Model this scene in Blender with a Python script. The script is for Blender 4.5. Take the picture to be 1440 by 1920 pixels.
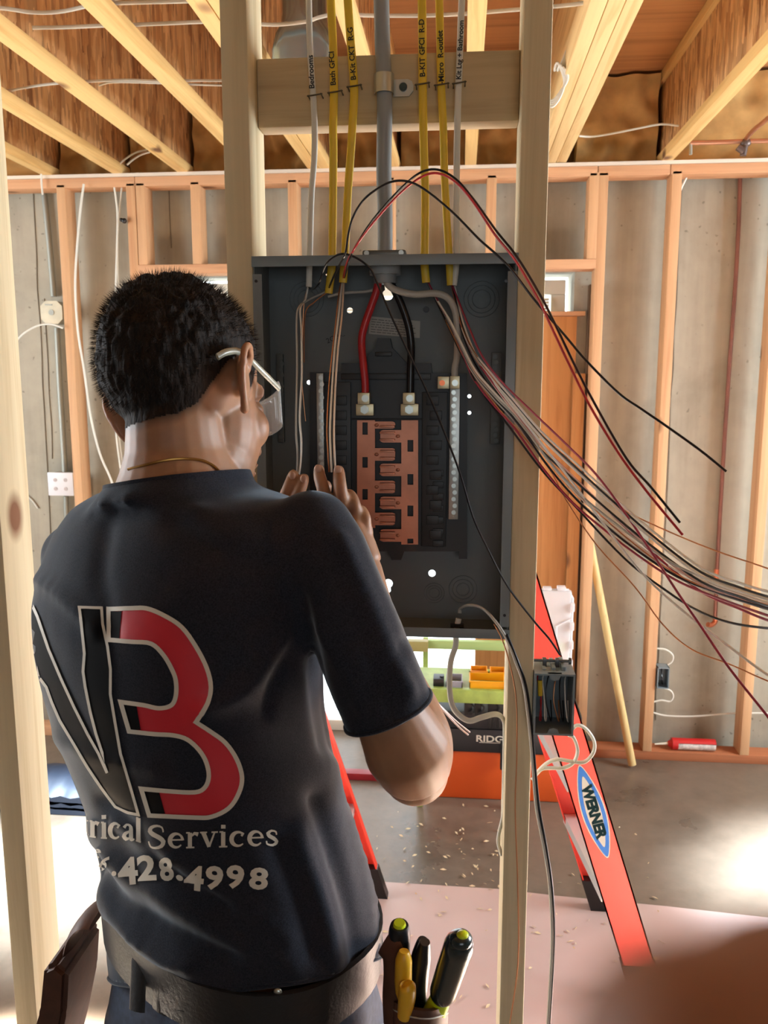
import bpy, bmesh, math, random
from mathutils import Vector, Matrix, Quaternion, noise
from mathutils.bvhtree import BVHTree
R = math.radians
PI = math.pi
for o in list(bpy.data.objects): bpy.data.objects.remove(o)
SC = bpy.context.scene
COL = SC.collection

# ------------------------------------------------------------------ camera
HCAM, PITCH, YAW, FPX = 1.61, R(8.98), R(5.28), 1550.0
cd = bpy.data.cameras.new('camera'); cam = bpy.data.objects.new('camera', cd); COL.objects.link(cam)
cam.location = (0, 0, HCAM); cam.rotation_euler = (PI/2-PITCH, 0, YAW)
cd.sensor_fit = 'VERTICAL'; cd.sensor_height = 36; cd.lens = FPX/1920*36; cd.clip_start = .004
SC.camera = cam
# ------------------------------------------------------------------ view
SC.view_settings.view_transform = 'Standard'; SC.view_settings.look = 'None'
SC.view_settings.gamma = 1; SC.view_settings.use_curve_mapping = False
SC.view_settings.exposure = 0.08
# ------------------------------------------------------------------ daylight, plus added bounce and fill lamps
w = bpy.data.worlds.new('sky'); SC.world = w; w.use_nodes = True
w.node_tree.nodes['Background'].inputs[0].default_value = (.86, .95, 1, 1)
w.node_tree.nodes['Background'].inputs[1].default_value = 4.0
def lamp(name, kind, loc, target, power, color=(1, 1, 1), size=.3, sizey=None, spot=None, blend=.5, portal=False):
    l = bpy.data.lights.new(name, kind); l.energy = power; l.color = color
    if kind == 'AREA':
        l.size = size
        if sizey: l.shape = 'RECTANGLE'; l.size_y = sizey
        l.cycles.is_portal = portal
    else: l.shadow_soft_size = size
    if spot: l.spot_size = R(spot); l.spot_blend = blend
    o = bpy.data.objects.new(name, l); COL.objects.link(o); o.location = loc
    o.rotation_euler = (Vector(target)-Vector(loc)).to_track_quat('-Z', 'Y').to_euler()
    return o
# daylight entering by the patio door and the two side windows; the near spots and front fill are added
lamp('door_portal', 'AREA', (-.42, 3.72, 1.02), (-.42, 0, 1.02), 1, size=1.85, sizey=2.04, portal=True)
lamp('sun_patch_right', 'SPOT', (3.6, 2.5, 2.9), (1.46, 2.50, 0), 15000, (.74, .88, 1), .10, spot=19, blend=1)
lamp('sun_patch_left', 'SPOT', (-3.6, 2.4, 2.9), (-1.25, 2.45, 0), 9000, (.76, .90, 1), .10, spot=17, blend=1)
lamp('joist_fill_spot_right', 'SPOT', (3.6, 1.5, 2.9), (.95, 1.36, 0), 70000, (1, .95, .86), .08, spot=13, blend=.5)  # added spot, lands below the view and bounces light up at the joists
lamp('joist_fill_spot_left', 'SPOT', (-3.6, 1.5, 2.9), (-1.0, 1.36, 0), 70000, (1, .95, .86), .08, spot=13, blend=.5)  # left twin, also added to brighten the joists from below
lamp('window_light_right', 'AREA', (3.15, 2.1, 1.6), (-1, 1.2, 1.1), 135, (.86, .94, 1), 1.6, 1.1)
lamp('window_light_left', 'AREA', (-3.15, 1.6, 1.5), (1, 1.6, 1.1), 60, (.96, .98, 1), 1.6, 1.2)
lamp('front_fill', 'AREA', (0.6, -3.1, 1.7), (0, 1, 1.4), 19, (.84, .93, 1), 2.0, 1.2)  # added fill for shirt and panel; the wall behind it has no opening

# ------------------------------------------------------------------ projection helpers: a seen point at a known depth
FW = Vector((-math.sin(YAW)*math.cos(PITCH), math.cos(YAW)*math.cos(PITCH), -math.sin(PITCH)))
RT = Vector((math.cos(YAW), math.sin(YAW), 0)); UP = RT.cross(FW); CP = Vector((0, 0, HCAM))
def ray(x, y): return FW+RT*((x-720)/FPX)+UP*((960-y)/FPX)
def P(x, y, Y): r = ray(x, y); return CP+r*(Y/r.y)
def PZ(x, y, z): r = ray(x, y); return CP+r*((z-HCAM)/r.z)
def PP(pts, Y=None): return [P(q[0], q[1], q[2] if len(q) > 2 else Y) for q in pts]

# ------------------------------------------------------------------ node material helpers
def newmat(name):
    m = bpy.data.materials.new(name); m.use_nodes = True
    return m, m.node_tree, m.node_tree.nodes['Principled BSDF']
def C4(c): return (c[0], c[1], c[2], 1)
def srgb(r, g, b):
    f = lambda v: (v/255/12.92) if v/255 <= .04045 else ((v/255+.055)/1.055)**2.4
    return (f(r), f(g), f(b))
def coords(nt, scale=(1, 1, 1), rnd=True, kind='Object', rot=(0, 0, 0)):
    tc = nt.nodes.new('ShaderNodeTexCoord'); mp = nt.nodes.new('ShaderNodeMapping')
    mp.inputs['Scale'].default_value = scale; mp.inputs['Rotation'].default_value = rot
    src = tc.outputs[kind]
    if rnd:
        oi = nt.nodes.new('ShaderNodeObjectInfo'); mu = nt.nodes.new('ShaderNodeMath'); mu.operation = 'MULTIPLY'
        mu.inputs[1].default_value = 37; nt.links.new(oi.outputs['Random'], mu.inputs[0])
        ad = nt.nodes.new('ShaderNodeVectorMath'); ad.operation = 'ADD'
        nt.links.new(src, ad.inputs[0]); nt.links.new(mu.outputs[0], ad.inputs[1]); src = ad.outputs[0]
    nt.links.new(src, mp.inputs[0]); return mp.outputs[0]
def noi(nt, co, scale, detail=4, rough=.55, dist=0):
    n = nt.nodes.new('ShaderNodeTexNoise'); n.inputs['Scale'].default_value = scale
    n.inputs['Detail'].default_value = detail; n.inputs['Roughness'].default_value = rough
    n.inputs['Distortion'].default_value = dist
    nt.links.new(co, n.inputs['Vector']); return n.outputs['Fac']
def ramp(nt, fac, stops):
    r = nt.nodes.new('ShaderNodeValToRGB'); e = r.color_ramp.elements
    while len(e) < len(stops): e.new(.5)
    for i, (p, c) in enumerate(stops):
        e[i].position = p; e[i].color = C4(c) if not isinstance(c, (int, float)) else (c, c, c, 1)
    nt.links.new(fac, r.inputs[0]); return r.outputs[0]
def mix(nt, fac, a, b, mode='MIX'):
    m = nt.nodes.new('ShaderNodeMix'); m.data_type = 'RGBA'; m.blend_type = mode
    for sock, v in ((0, fac), (6, a), (7, b)):
        if hasattr(v, 'links'): nt.links.new(v, m.inputs[sock])
        elif isinstance(v, (int, float)): m.inputs[sock].default_value = v if sock == 0 else (v, v, v, 1)
        else: m.inputs[sock].default_value = C4(v)
    return m.outputs[2]
def bump(nt, b, h, strength=.3, dist=.005):
    n = nt.nodes.new('ShaderNodeBump'); n.inputs['Strength'].default_value = strength; n.inputs['Distance'].default_value = dist
    nt.links.new(h, n.inputs['Height']); nt.links.new(n.outputs[0], b.inputs['Normal'])
def plain(name, c, rough=.5, metal=0, nscale=0, namt=.15, bs=0, sss=0, spec=.5, coat=0):
    m, nt, b = newmat(name); b.inputs['Roughness'].default_value = rough; b.inputs['Metallic'].default_value = metal
    b.inputs['Specular IOR Level'].default_value = spec
    b.inputs['Base Color'].default_value = C4(c)
    if coat: b.inputs['Coat Weight'].default_value = coat
    if nscale:
        f = noi(nt, coords(nt), nscale)
        cc = ramp(nt, f, ((.3, tuple(v*(1-namt) for v in c)), (.7, tuple(min(1, v*(1+namt)) for v in c))))
        nt.links.new(cc, b.inputs['Base Color'])
        if bs: bump(nt, b, f, bs, .002)
    if sss:
        b.inputs['Subsurface Weight'].default_value = sss; b.inputs['Subsurface Radius'].default_value = (.02, .007, .004)
        b.inputs['Subsurface Scale'].default_value = 1
    return m
def wood(name, light, dark, axis, knots=True, rough=.65, gscale=1.0, knotc=(.16, .07, .03)):
    m, nt, b = newmat(name); s = [34*gscale]*3; s[axis] = 1.3*gscale
    co = coords(nt, tuple(s)); f = noi(nt, co, 1.0, 5, .6, .6)
    s2 = [160*gscale]*3; s2[axis] = 4
    f2 = noi(nt, coords(nt, tuple(s2)), 1.0, 2)
    c = ramp(nt, f, ((.25, dark), (.5, light), (.8, tuple(min(1, v*1.06) for v in light))))
    c = mix(nt, .22, c, ramp(nt, f2, ((.3, tuple(v*.7 for v in light)), (.7, light))))
    if knots:
        s3 = [4.2]*3; s3[axis] = 2.6
        v = nt.nodes.new('ShaderNodeTexVoronoi'); v.inputs['Scale'].default_value = 1.0
        nt.links.new(coords(nt, tuple(s3)), v.inputs['Vector'])
        k = ramp(nt, v.outputs['Distance'], ((.055, 1.0), (.085, .55), (.12, 0.0)))
        c = mix(nt, k, c, knotc)
    nt.links.new(c, b.inputs['Base Color']); b.inputs['Roughness'].default_value = rough
    b.inputs['Specular IOR Level'].default_value = .3
    bump(nt, b, f2, .15, .001); return m
def concrete(name, c1, c2, pits=True, rough=.85, seams=None, glossmap=False, scale=1.0):
    m, nt, b = newmat(name); co = coords(nt, rnd=False)
    f = noi(nt, co, 1.6*scale, 7, .62, .3); g = noi(nt, co, 14*scale, 5, .6)
    c = ramp(nt, f, ((.30, c2), (.48, c1), (.7, tuple(min(1, v*1.12) for v in c1))))
    c = mix(nt, .35, c, ramp(nt, g, ((.32, tuple(v*.62 for v in c1)), (.6, c1))))
    if pits:
        v = nt.nodes.new('ShaderNodeTexVoronoi'); v.inputs['Scale'].default_value = 25
        cd_ = nt.nodes.new('ShaderNodeTexNoise'); cd_.inputs['Scale'].default_value = 30; nt.links.new(co, cd_.inputs['Vector'])
        dv = nt.nodes.new('ShaderNodeVectorMath'); dv.operation = 'MULTIPLY_ADD'; dv.inputs[1].default_value = (.03, .03, .03); nt.links.new(cd_.outputs['Color'], dv.inputs[0]); nt.links.new(co, dv.inputs[2])
        nt.links.new(dv.outputs[0], v.inputs['Vector'])
        k = ramp(nt, v.outputs['Distance'], ((.08, 1.0), (.15, 0.0)))
        k2 = mix(nt, 1.0, k, ramp(nt, noi(nt, co, 4.3, 3), ((.46, 0.0), (.54, 1.0))), 'MULTIPLY')
        c = mix(nt, k2, c, tuple(v*.33 for v in c2))
        st = noi(nt, coords(nt, (9, 9, .7), False), 1.0, 5, .6)
        c = mix(nt, .5, c, ramp(nt, st, ((.3, tuple(v*.55 for v in c1)), (.55, c1))))
    nt.links.new(c, b.inputs['Base Color']); b.inputs['Roughness'].default_value = rough
    if glossmap:
        rr = ramp(nt, f, ((.3, rough-.12), (.7, rough+.15))); nt.links.new(rr, b.inputs['Roughness'])
    bump(nt, b, g, .25, .004); return m
def osb(name, c1=(.58, .30, .11), c2=(.27, .11, .035), c3=(.80, .52, .25)):
    m, nt, b = newmat(name)
    def flakes(scale, rot, sv):
        tc = coords(nt, scale, True, 'Object', rot)
        dn = nt.nodes.new('ShaderNodeTexNoise'); dn.inputs['Scale'].default_value = 1.2; nt.links.new(tc, dn.inputs['Vector'])
        ad = nt.nodes.new('ShaderNodeVectorMath'); ad.operation = 'ADD'
        nt.links.new(tc, ad.inputs[0]); nt.links.new(dn.outputs['Color'], ad.inputs[1])
        v = nt.nodes.new('ShaderNodeTexVoronoi'); v.inputs['Scale'].default_value = sv; nt.links.new(ad.outputs[0], v.inputs['Vector'])
        sp = nt.nodes.new('ShaderNodeSeparateColor'); nt.links.new(v.outputs['Color'], sp.inputs[0]); return sp.outputs[0], sp.outputs[1]
    a, a2 = flakes((30, 30, 7), (.35, .1, 0), 1.0)
    q, q2 = flakes((60, 60, 12), (-.4, .2, 0), 1.0)
    c = ramp(nt, a, ((0, c2), (.3, c1), (.6, c3), (1, c1)))
    d = ramp(nt, q, ((0, tuple(v*.45 for v in c2)), (.25, c2), (.55, c1), (.9, c3)))
    c = mix(nt, .5, c, d)
    nt.links.new(c, b.inputs['Base Color']); b.inputs['Roughness'].default_value = .7
    bump(nt, b, a, .25, .002); return m
def glass(name, col=(.9, .95, .95), clear=.85, rough=.05):
    m, nt, b = newmat(name); b.inputs['Base Color'].default_value = C4(col); b.inputs['Roughness'].default_value = rough
    b.inputs['Alpha'].default_value = 1-clear; return m

# ------------------------------------------------------------------ object helpers
def tag(o, label=None, cat=None, group=None, kind=None):
    if label: o['label'] = label
    if cat: o['category'] = cat
    if group: o['group'] = group
    if kind: o['kind'] = kind
    return o
def thing(name, label, cat, loc=(0, 0, 0), group=None):
    o = bpy.data.objects.new(name, None); COL.objects.link(o); o.location = loc; o.empty_display_size = .05
    return tag(o, label, cat, group)
def setparent(o, parent):
    o.parent = parent
    loc = Vector((0, 0, 0)); q = parent
    while q: loc += q.location; q = q.parent
    o.location = o.location-loc
def obj(name, bm, mat, parent=None, smooth=True, center=False):
    """one mesh object; bm in world coordinates, origin moved to its centre when asked"""
    me = bpy.data.meshes.new(name)
    bmesh.ops.recalc_face_normals(bm, faces=bm.faces)
    off = Vector((0, 0, 0))
    if center and bm.verts:
        mn = Vector([min(v.co[i] for v in bm.verts) for i in range(3)]); mx = Vector([max(v.co[i] for v in bm.verts) for i in range(3)])
        off = (mn+mx)/2
        for v in bm.verts: v.co -= off
    bm.to_mesh(me); bm.free()
    if smooth:
        me.shade_smooth()
        try: me.set_sharp_from_angle(angle=R(38))
        except Exception: pass
    for mt in (mat if isinstance(mat, (list, tuple)) else [mat]): me.materials.append(mt)
    o = bpy.data.objects.new(name, me); COL.objects.link(o); o.location = off
    if parent: setparent(o, parent)
    return o
def B(): return bmesh.new()
def box(bm, a, b, bev=0, mi=0, M=None):
    a, b = Vector(a), Vector(b); mn = Vector([min(a[i], b[i]) for i in range(3)]); mx = Vector([max(a[i], b[i]) for i in range(3)])
    vs = [bm.verts.new((mx.x if i & 1 else mn.x, mx.y if i & 2 else mn.y, mx.z if i & 4 else mn.z)) for i in range(8)]
    fs = [bm.faces.new([vs[i] for i in q]) for q in ((0, 2, 3, 1), (4, 5, 7, 6), (0, 1, 5, 4), (2, 6, 7, 3), (0, 4, 6, 2), (1, 3, 7, 5))]
    for f in fs: f.material_index = mi
    vv = set(vs)
    if bev:
        es = {e for f in fs for e in f.edges}
        r = bmesh.ops.bevel(bm, geom=list(es), offset=bev, segments=2, affect='EDGES', profile=.6)
        vv = set(r['verts'])
        for f in r['faces']: f.material_index = mi
    if M is not None: bmesh.ops.transform(bm, matrix=M, verts=list(vv))
    return vv
def cr(pts, n=8, closed=False):
    pts = [Vector(p) for p in pts]
    if len(pts) < 3 and not closed: return pts
    out = []; N = len(pts)
    for i in range(N if closed else N-1):
        if closed: a, b, c, d = pts[i-1], pts[i], pts[(i+1) % N], pts[(i+2) % N]
        else: a, b, c, d = pts[max(i-1, 0)], pts[i], pts[i+1], pts[min(i+2, N-1)]
        for k in range(n):
            t = k/n
            out.append(.5*((2*b)+(-a+c)*t+(2*a-5*b+4*c-d)*t*t+(-a+3*b-3*c+d)*t**3))
    if not closed: out.append(pts[-1])
    return out
def tube(bm, pts, r, n=8, smooth=6, flat=None, mi=0, caps=True, closed=False):
    """swept tube; r number or list per control point; flat=(rx,ry,hint) elliptical section"""
    pts = [Vector(p) for p in pts]
    rl = list(r) if isinstance(r, (list, tuple)) else None
    if smooth and len(pts) > 2:
        k = len(pts); q = cr(pts, smooth, closed)
        if rl: rr = [rl[min(int(i/smooth), k-1)]*(1-(i % smooth)/smooth)+rl[min(int(i/smooth)+1, k-1)]*((i % smooth)/smooth) for i in range(len(q))]
        pts = q
    elif rl: rr = rl
    if not rl: rr = [r]*len(pts)
    N = len(pts); T = []
    for i in range(N):
        if closed: t = pts[(i+1) % N]-pts[i-1]
        else: t = pts[min(i+1, N-1)]-pts[max(i-1, 0)]
        T.append(t.normalized() if t.length > 1e-9 else Vector((0, 0, 1)))
    nrm = flat[2] if flat else (Vector((0, 0, 1)) if abs(T[0].z) < .9 else Vector((1, 0, 0)))
    nrm = Vector(nrm); rings = []
    for i in range(N):
        t = T[i]; nrm = (nrm-t*nrm.dot(t))
        nrm = nrm.normalized() if nrm.length > 1e-6 else t.orthogonal().normalized()
        bi = t.cross(nrm); a, b = (flat[0], flat[1]) if flat else (rr[i], rr[i])
        if flat and rl: a *= rr[i]; b *= rr[i]
        rings.append([bm.verts.new(pts[i]+nrm*(math.cos(2*PI*j/n)*a)+bi*(math.sin(2*PI*j/n)*b)) for j in range(n)])
    for i in range(N if closed else N-1):
        A, Bq = rings[i], rings[(i+1) % N]
        for j in range(n):
            f = bm.faces.new((A[j], A[(j+1) % n], Bq[(j+1) % n], Bq[j])); f.material_index = mi
    if caps and not closed:
        f = bm.faces.new(rings[0][::-1]); f.material_index = mi
        f = bm.faces.new(rings[-1]); f.material_index = mi
    return rings
def cyl(bm, a, b, r, n=20, mi=0, r2=None):
    return tube(bm, [a, b], [r, r if r2 is None else r2], n=n, smooth=0, mi=mi)
def ell(bm, c, r, seg=20, rings=12, M=None):
    q = bmesh.ops.create_uvsphere(bm, u_segments=seg, v_segments=rings, radius=1)
    mm = Matrix.Translation(Vector(c)) @ (M.to_4x4() if M is not None else Matrix.Identity(4)) @ Matrix.Diagonal((r[0], r[1], r[2], 1))
    bmesh.ops.transform(bm, matrix=mm, verts=q['verts'])
def poly_prism(bm, outer, holes, nrm_to, mi=0):
    """flat plate with holes: outer/holes are lists of 3D points in a plane, extruded by vector nrm_to"""
    es = []
    for loop in [outer]+list(holes):
        vs = [bm.verts.new(p) for p in loop]
        es += [bm.edges.new((vs[i], vs[(i+1) % len(vs)])) for i in range(len(vs))]
    r = bmesh.ops.triangle_fill(bm, edges=es, use_beauty=True)
    fs = [g for g in r['geom'] if isinstance(g, bmesh.types.BMFace)]
    for f in fs: f.material_index = mi
    e = bmesh.ops.extrude_face_region(bm, geom=fs)
    bmesh.ops.translate(bm, vec=Vector(nrm_to), verts=[g for g in e['geom'] if isinstance(g, bmesh.types.BMVert)])
    return fs
def extrude_poly(bm, pts, vec, mi=0):
    vs = [bm.verts.new(p) for p in pts]; f = bm.faces.new(vs); f.material_index = mi
    e = bmesh.ops.extrude_face_region(bm, geom=[f]); nv = [g for g in e['geom'] if isinstance(g, bmesh.types.BMVert)]
    bmesh.ops.translate(bm, vec=Vector(vec), verts=nv)
    for g in e['geom']:
        if isinstance(g, bmesh.types.BMFace): g.material_index = mi
    return vs+nv
def eval_mesh(o):
    dg = bpy.context.evaluated_depsgraph_get(); dg.update()
    return bpy.data.meshes.new_from_object(o.evaluated_get(dg))
def remesh(bm, voxel, smooth=6, factor=.6):
    me = bpy.data.meshes.new('tmp'); bm.to_mesh(me); bm.free()
    o = bpy.data.objects.new('tmp', me); COL.objects.link(o)
    m = o.modifiers.new('r', 'REMESH'); m.mode = 'VOXEL'; m.voxel_size = voxel
    if smooth: s = o.modifiers.new('s', 'SMOOTH'); s.factor = factor; s.iterations = smooth
    nm = eval_mesh(o); bpy.data.objects.remove(o); bpy.data.meshes.remove(me)
    b2 = bmesh.new(); b2.from_mesh(nm); bpy.data.meshes.remove(nm); return b2
def board(name, a, b, mat, label=None, cat=None, group=None, kind=None, bev=.003, parent=None):
    bm = B(); box(bm, a, b, bev); o = obj(name, bm, mat, parent, center=True)
    return tag(o, label, cat, group, kind)
def textmesh(s, size, bold=0, align='CENTER', shear=0):
    """2D letters as triangles list [(verts),(faces)] in a local plane"""
    cu = bpy.data.curves.new('t', 'FONT'); cu.body = s; cu.size = size; cu.offset = bold; cu.align_x = align; cu.align_y = 'CENTER'; cu.shear = shear
    cu.resolution_u = 3
    o = bpy.data.objects.new('t', cu); COL.objects.link(o); me = eval_mesh(o)
    vs = [v.co.copy() for v in me.vertices]; fs = [tuple(p.vertices) for p in me.polygons]
    bpy.data.objects.remove(o); bpy.data.curves.remove(cu); bpy.data.meshes.remove(me)
    return vs, fs
def put_text(bm, s, size, M, bold=0, sx=1, mi=0, align='CENTER'):
    vs, fs = textmesh(s, size, bold, align)
    q = [bm.verts.new(M @ Vector((v.x*sx, v.y, 0))) for v in vs]
    for f in fs:
        try: g = bm.faces.new([q[i] for i in f]); g.material_index = mi
        except ValueError: pass
def frame(o, x, z):
    """matrix with local x along x, local y along z-ish, local z the normal"""
    x = Vector(x).normalized(); n = x.cross(Vector(z)).normalized(); y = n.cross(x)
    return Matrix(((x.x, y.x, n.x, o[0]), (x.y, y.y, n.y, o[1]), (x.z, y.z, n.z, o[2]), (0, 0, 0, 1)))
# ================================================================== materials
M_conc = concrete('concrete_wall', srgb(170, 163, 146), srgb(112, 106, 94))
M_floor = concrete('concrete_floor', srgb(116, 102, 88), srgb(78, 65, 54), pits=False, rough=.36, glossmap=True, scale=1.3)
M_paper = plain('rosin_paper', srgb(190, 164, 156), .42, nscale=2.2, namt=.10)
M_fz = wood('fir_vertical', srgb(208, 164, 122), srgb(186, 132, 92), 2)
M_fx = wood('fir_horizontal', srgb(206, 158, 118), srgb(182, 126, 90), 0)
M_pz = wood('spruce_vertical', srgb(208, 194, 160), srgb(178, 158, 120), 2)
M_px = wood('spruce_horizontal', srgb(196, 174, 136), srgb(164, 138, 102), 0)
M_jy = wood('joist_flange_wood', srgb(234, 196, 130), srgb(200, 150, 84), 1)
M_lvl = wood('lvl_wood', srgb(236, 204, 146), srgb(196, 150, 88), 1, knots=False)
M_osb = osb('osb_web')
M_ply = wood('subfloor_plywood', srgb(178, 126, 78), srgb(136, 88, 48), 0, knots=False, gscale=.5)
M_ins = plain('glass_wool', srgb(176, 140, 86), .95, nscale=11, namt=.22, bs=.4)
M_room = plain('painted_block', srgb(120, 108, 92), .9, nscale=2)
M_white = plain('white_vinyl', srgb(226, 222, 206), .4)
M_strip = plain('sill_foam', srgb(222, 208, 190), .7)
M_boardz = wood('door_board', srgb(196, 138, 84), srgb(158, 100, 54), 2)
M_glass = glass('window_glass')
# ================================================================== structure
YB = 3.44            # front of the framed back wall
YS = 1.19            # front of the stud wall that carries the panel
ZT = 2.45            # top of wall, underside of joists
def struct(name, bm, m, smooth=True): return tag(obj(name, bm, m, smooth=smooth), kind='structure')
bm = B(); box(bm, (-3.4, -3.4, -.12), (3.4, 3.82, 0)); struct('floor', bm, M_floor)
bm = B()
box(bm, (-3.4, 3.58, 0), (-1.30, 3.80, ZT)); box(bm, (.46, 3.58, 0), (3.4, 3.80, ZT)); box(bm, (-1.30, 3.58, 2.06), (.46, 3.80, ZT))
struct('wall_back', bm, M_conc)
# form seams of the poured wall
bm = B()
for px, y0, y1 in ((64, 360, 1300), (76, 560, 900), (318, 345, 495), (1276, 330, 1370)):
    pts = [P(px-(y-400)*.05*(1 if px > 700 else -1)+random.Random(px+y).uniform(-1.5, 1.5), y, 3.578) for y in range(y0, y1, 60)]
    tube(bm, pts, .0022, n=5, smooth=3)
tag(obj('trim_1', bm, plain('form_seam', srgb(120, 110, 96), .95)), kind='structure')
bm = B()
def wall_with_window(bm, x0, x1, y0, y1, z0, z1, wy0, wy1, wz0, wz1):
    box(bm, (x0, y0, z0), (x1, wy0, z1)); box(bm, (x0, wy1, z0), (x1, y1, z1))
    box(bm, (x0, wy0, z0), (x1, wy1, wz0)); box(bm, (x0, wy0, wz1), (x1, wy1, z1))
wall_with_window(bm, 3.2, 3.4, -3.4, 3.6, 0, 2.9, 1.2, 3.3, 1.0, 2.78); struct('wall_right', bm, M_room)
bm = B(); wall_with_window(bm, -3.4, -3.2, -3.4, 3.6, 0, 2.9, 1.2, 3.3, 1.0, 2.78); struct('wall_left', bm, M_room)
bm = B(); box(bm, (-3.4, -3.5, 0), (3.4, -3.3, 2.9)); struct('wall_front', bm, M_room)
bm = B(); box(bm, (-3.2, 3.705, ZT), (3.2, 3.74, 2.795)); tag(obj('trim_3', bm, M_ply), kind='structure')
# subfloor above the joists
bm = B(); box(bm, (-3.4, -3.5, 2.80), (3.4, 3.9, 2.83)); struct('ceiling', bm, M_ply)
# rosin paper on the slab
bm = B()
e = [PZ(560, 1640, 0), PZ(730, 1655, 0), PZ(940, 1668, 0), PZ(1040, 1680, 0), PZ(1250, 1700, 0), PZ(1440, 1722, 0)]
e[0] = Vector((-.62, 2.47, 0)); e.append(Vector((2.3, 2.33, 0)))
extrude_poly(bm, [Vector((-.66, 1.285, .0005)), Vector((2.3, 1.285, .0005))]+[Vector((p.x, p.y, .0005)) for p in e[::-1]], (0, 0, .0012))
tag(obj('rosin_paper', bm, M_paper), 'pinkish rosin paper spread over the concrete floor in front of the ladder', 'paper')

# ---- back wall framing
FW_ = .038; FD = .089
def stud(px, py, z0, z1, label, grp='fir studs of the back wall', cat='stud', lean=0):
    x = P(px, py, YB).x
    o = board('wall_stud', (x, YB, z0), (x+FW_, YB+FD, z1), M_fz, label, cat, grp)
    return o
ZH0, ZH1 = P(700, 509, YB).z, P(700, 509, YB).z+.038
xl = P(238, 400, YB).x; xr = P(1112, 600, YB).x
stud(108, 400, .038, ZT-.038, 'fir stud left of the hanging white cables, with a switch plate at its left side')
stud(238, 400, .038, ZT-.038, 'full-height fir stud on the left side of the door opening, behind the head')
x = P(255, 400, YB).x
for px, lab in ((256, 'short fir cripple stud doubled against the left full-height stud, above the header'),
                (358, 'short fir cripple stud between the doubled stud and the near left post'),
                (540, 'short fir cripple stud seen between the white and yellow cables'),
                (722, 'short fir cripple stud mostly hidden behind the thick grey cable'),
                (912, 'short fir cripple stud just left of the near right post'),
                (1103, 'short fir cripple stud on the right end of the door header')):
    stud(px, 400, ZH1, ZT-.038, lab, 'cripple studs above the door header', 'stud')
stud(1120, 400, .038, ZT-.038, 'full-height fir stud on the right side of the door opening')
stud(1257, 400, .038, ZT-.038, 'fir stud with a blue outlet box nailed near its foot')
stud(1388, 1400, .038, ZT-.038, 'rightmost fir stud of the back wall')
board('door_header', (P(258, 509, YB).x, YB, ZH0), (P(1119, 509, YB).x, YB+FD, ZH1), M_fx, 'flat fir header board over the back door opening', 'board')
# top plate in lengths
xs = [-3.2, P(252, 330, YB).x, P(1122, 310, YB).x, P(1258, 310, YB).x, 3.2]
for i, lab in enumerate(('left length of the fir top plate of the back wall', 'long middle length of the fir top plate behind the panel cables',
                         'short pale length of fir top plate right of the near right post', 'right length of fir top plate below the copper pipe')):
    board('top_plate', (xs[i]+.001, YB, ZT-.052), (xs[i+1]-.001, YB+FD, ZT-.014), M_fx, lab, 'board', 'lengths of top plate')
bm = B(); box(bm, (-3.2, YB-.004, ZT-.0135), (3.2, YB+.1, ZT-.0005)); tag(obj('trim_2', bm, M_strip), kind='structure')
board('bottom_plate', (-3.2, YB, 0), (P(262, 1000, YB).x, YB+FD, .038), M_fx, 'fir bottom plate left of the back door', 'board')
board('bottom_plate', (P(1091, 1250, YB).x, YB, 0), (3.2, YB+FD, .038), wood('stained_plate', srgb(176, 112, 76), srgb(130, 80, 52), 0), 'reddish fir bottom plate with the caulk tube standing on it', 'board')

# ---- patio door in the opening: white vinyl frame and glass
bm = B()
x0, x1 = -1.27, .43
zt = 2.03
box(bm, (x0, 3.62, .0505), (x0+.06, 3.70, zt-.0605), .002); box(bm, (x1-.06, 3.62, .0505), (x1, 3.70, zt-.0605), .002)
box(bm, (x0, 3.62, zt-.06), (x1, 3.70, zt), .004); box(bm, (x0, 3.62, 0), (x1, 3.70, .05), .004)
box(bm, (-.45, 3.63, .05), (-.39, 3.69, zt-.06), .004)
d = tag(obj('door_1', bm, M_white), kind='structure')
bm = B(); box(bm, (x0+.06, 3.655, .05), (x1-.06, 3.66, zt-.06)); obj('pane', bm, M_glass, d)
# blind over the upper part of the door glass
bm = B()
z = 1.955
while z > 1.72:
    box(bm, (x0+.07, 3.60, z-.012), (x1-.07, 3.606, z-.001)); z -= .0125
tag(obj('window_blind', bm, plain('blind_fabric', srgb(214, 208, 184), .7)), 'cream blind across the top of the back door glass', 'blind')
# boards standing in the door opening
def bd(pxa, pya, pxb, pyb, Y, th, label, m=M_boardz):
    a, b_ = P(pxa, pya, Y), P(pxb, pyb, Y)
    return board('wood_board', (a.x, Y, a.z), (b_.x, Y+th, b_.z), m, label, 'board', 'boards standing in the door opening')
z_led = P(1040, 592, 3.53).z
board('wood_board', (P(900, 700, 3.545).x, 3.545, .0), (P(1082, 600, 3.545).x, 3.563, z_led-.001), M_boardz, 'wide orange-brown board standing behind the near right post under the ledge', 'board')
board('wood_ledge', (P(900, 592, 3.53).x, 3.535, z_led), (P(1098, 592, 3.53).x, 3.575, z_led+.018), M_fx, 'narrow wooden ledge across the top of the wide board', 'board')
xj = P(1098, 800, 3.50).x
board('wood_board', (xj-.055, 3.515, .038), (xj-.006, 3.533, P(1098, 700, 3.5).z), M_boardz, 'narrow upright board against the right side of the door opening', 'board')
bm = B(); box(bm, (xj-.012+.012, 3.532, 0), (xj+.02, 3.60, 2.0)); 
obj('door_jamb', bm, plain('jamb_dark', srgb(90, 66, 44), .8)); tag(bpy.data.objects['door_jamb'], 'dark brown rough jamb beside the white door frame', 'jamb')

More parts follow.
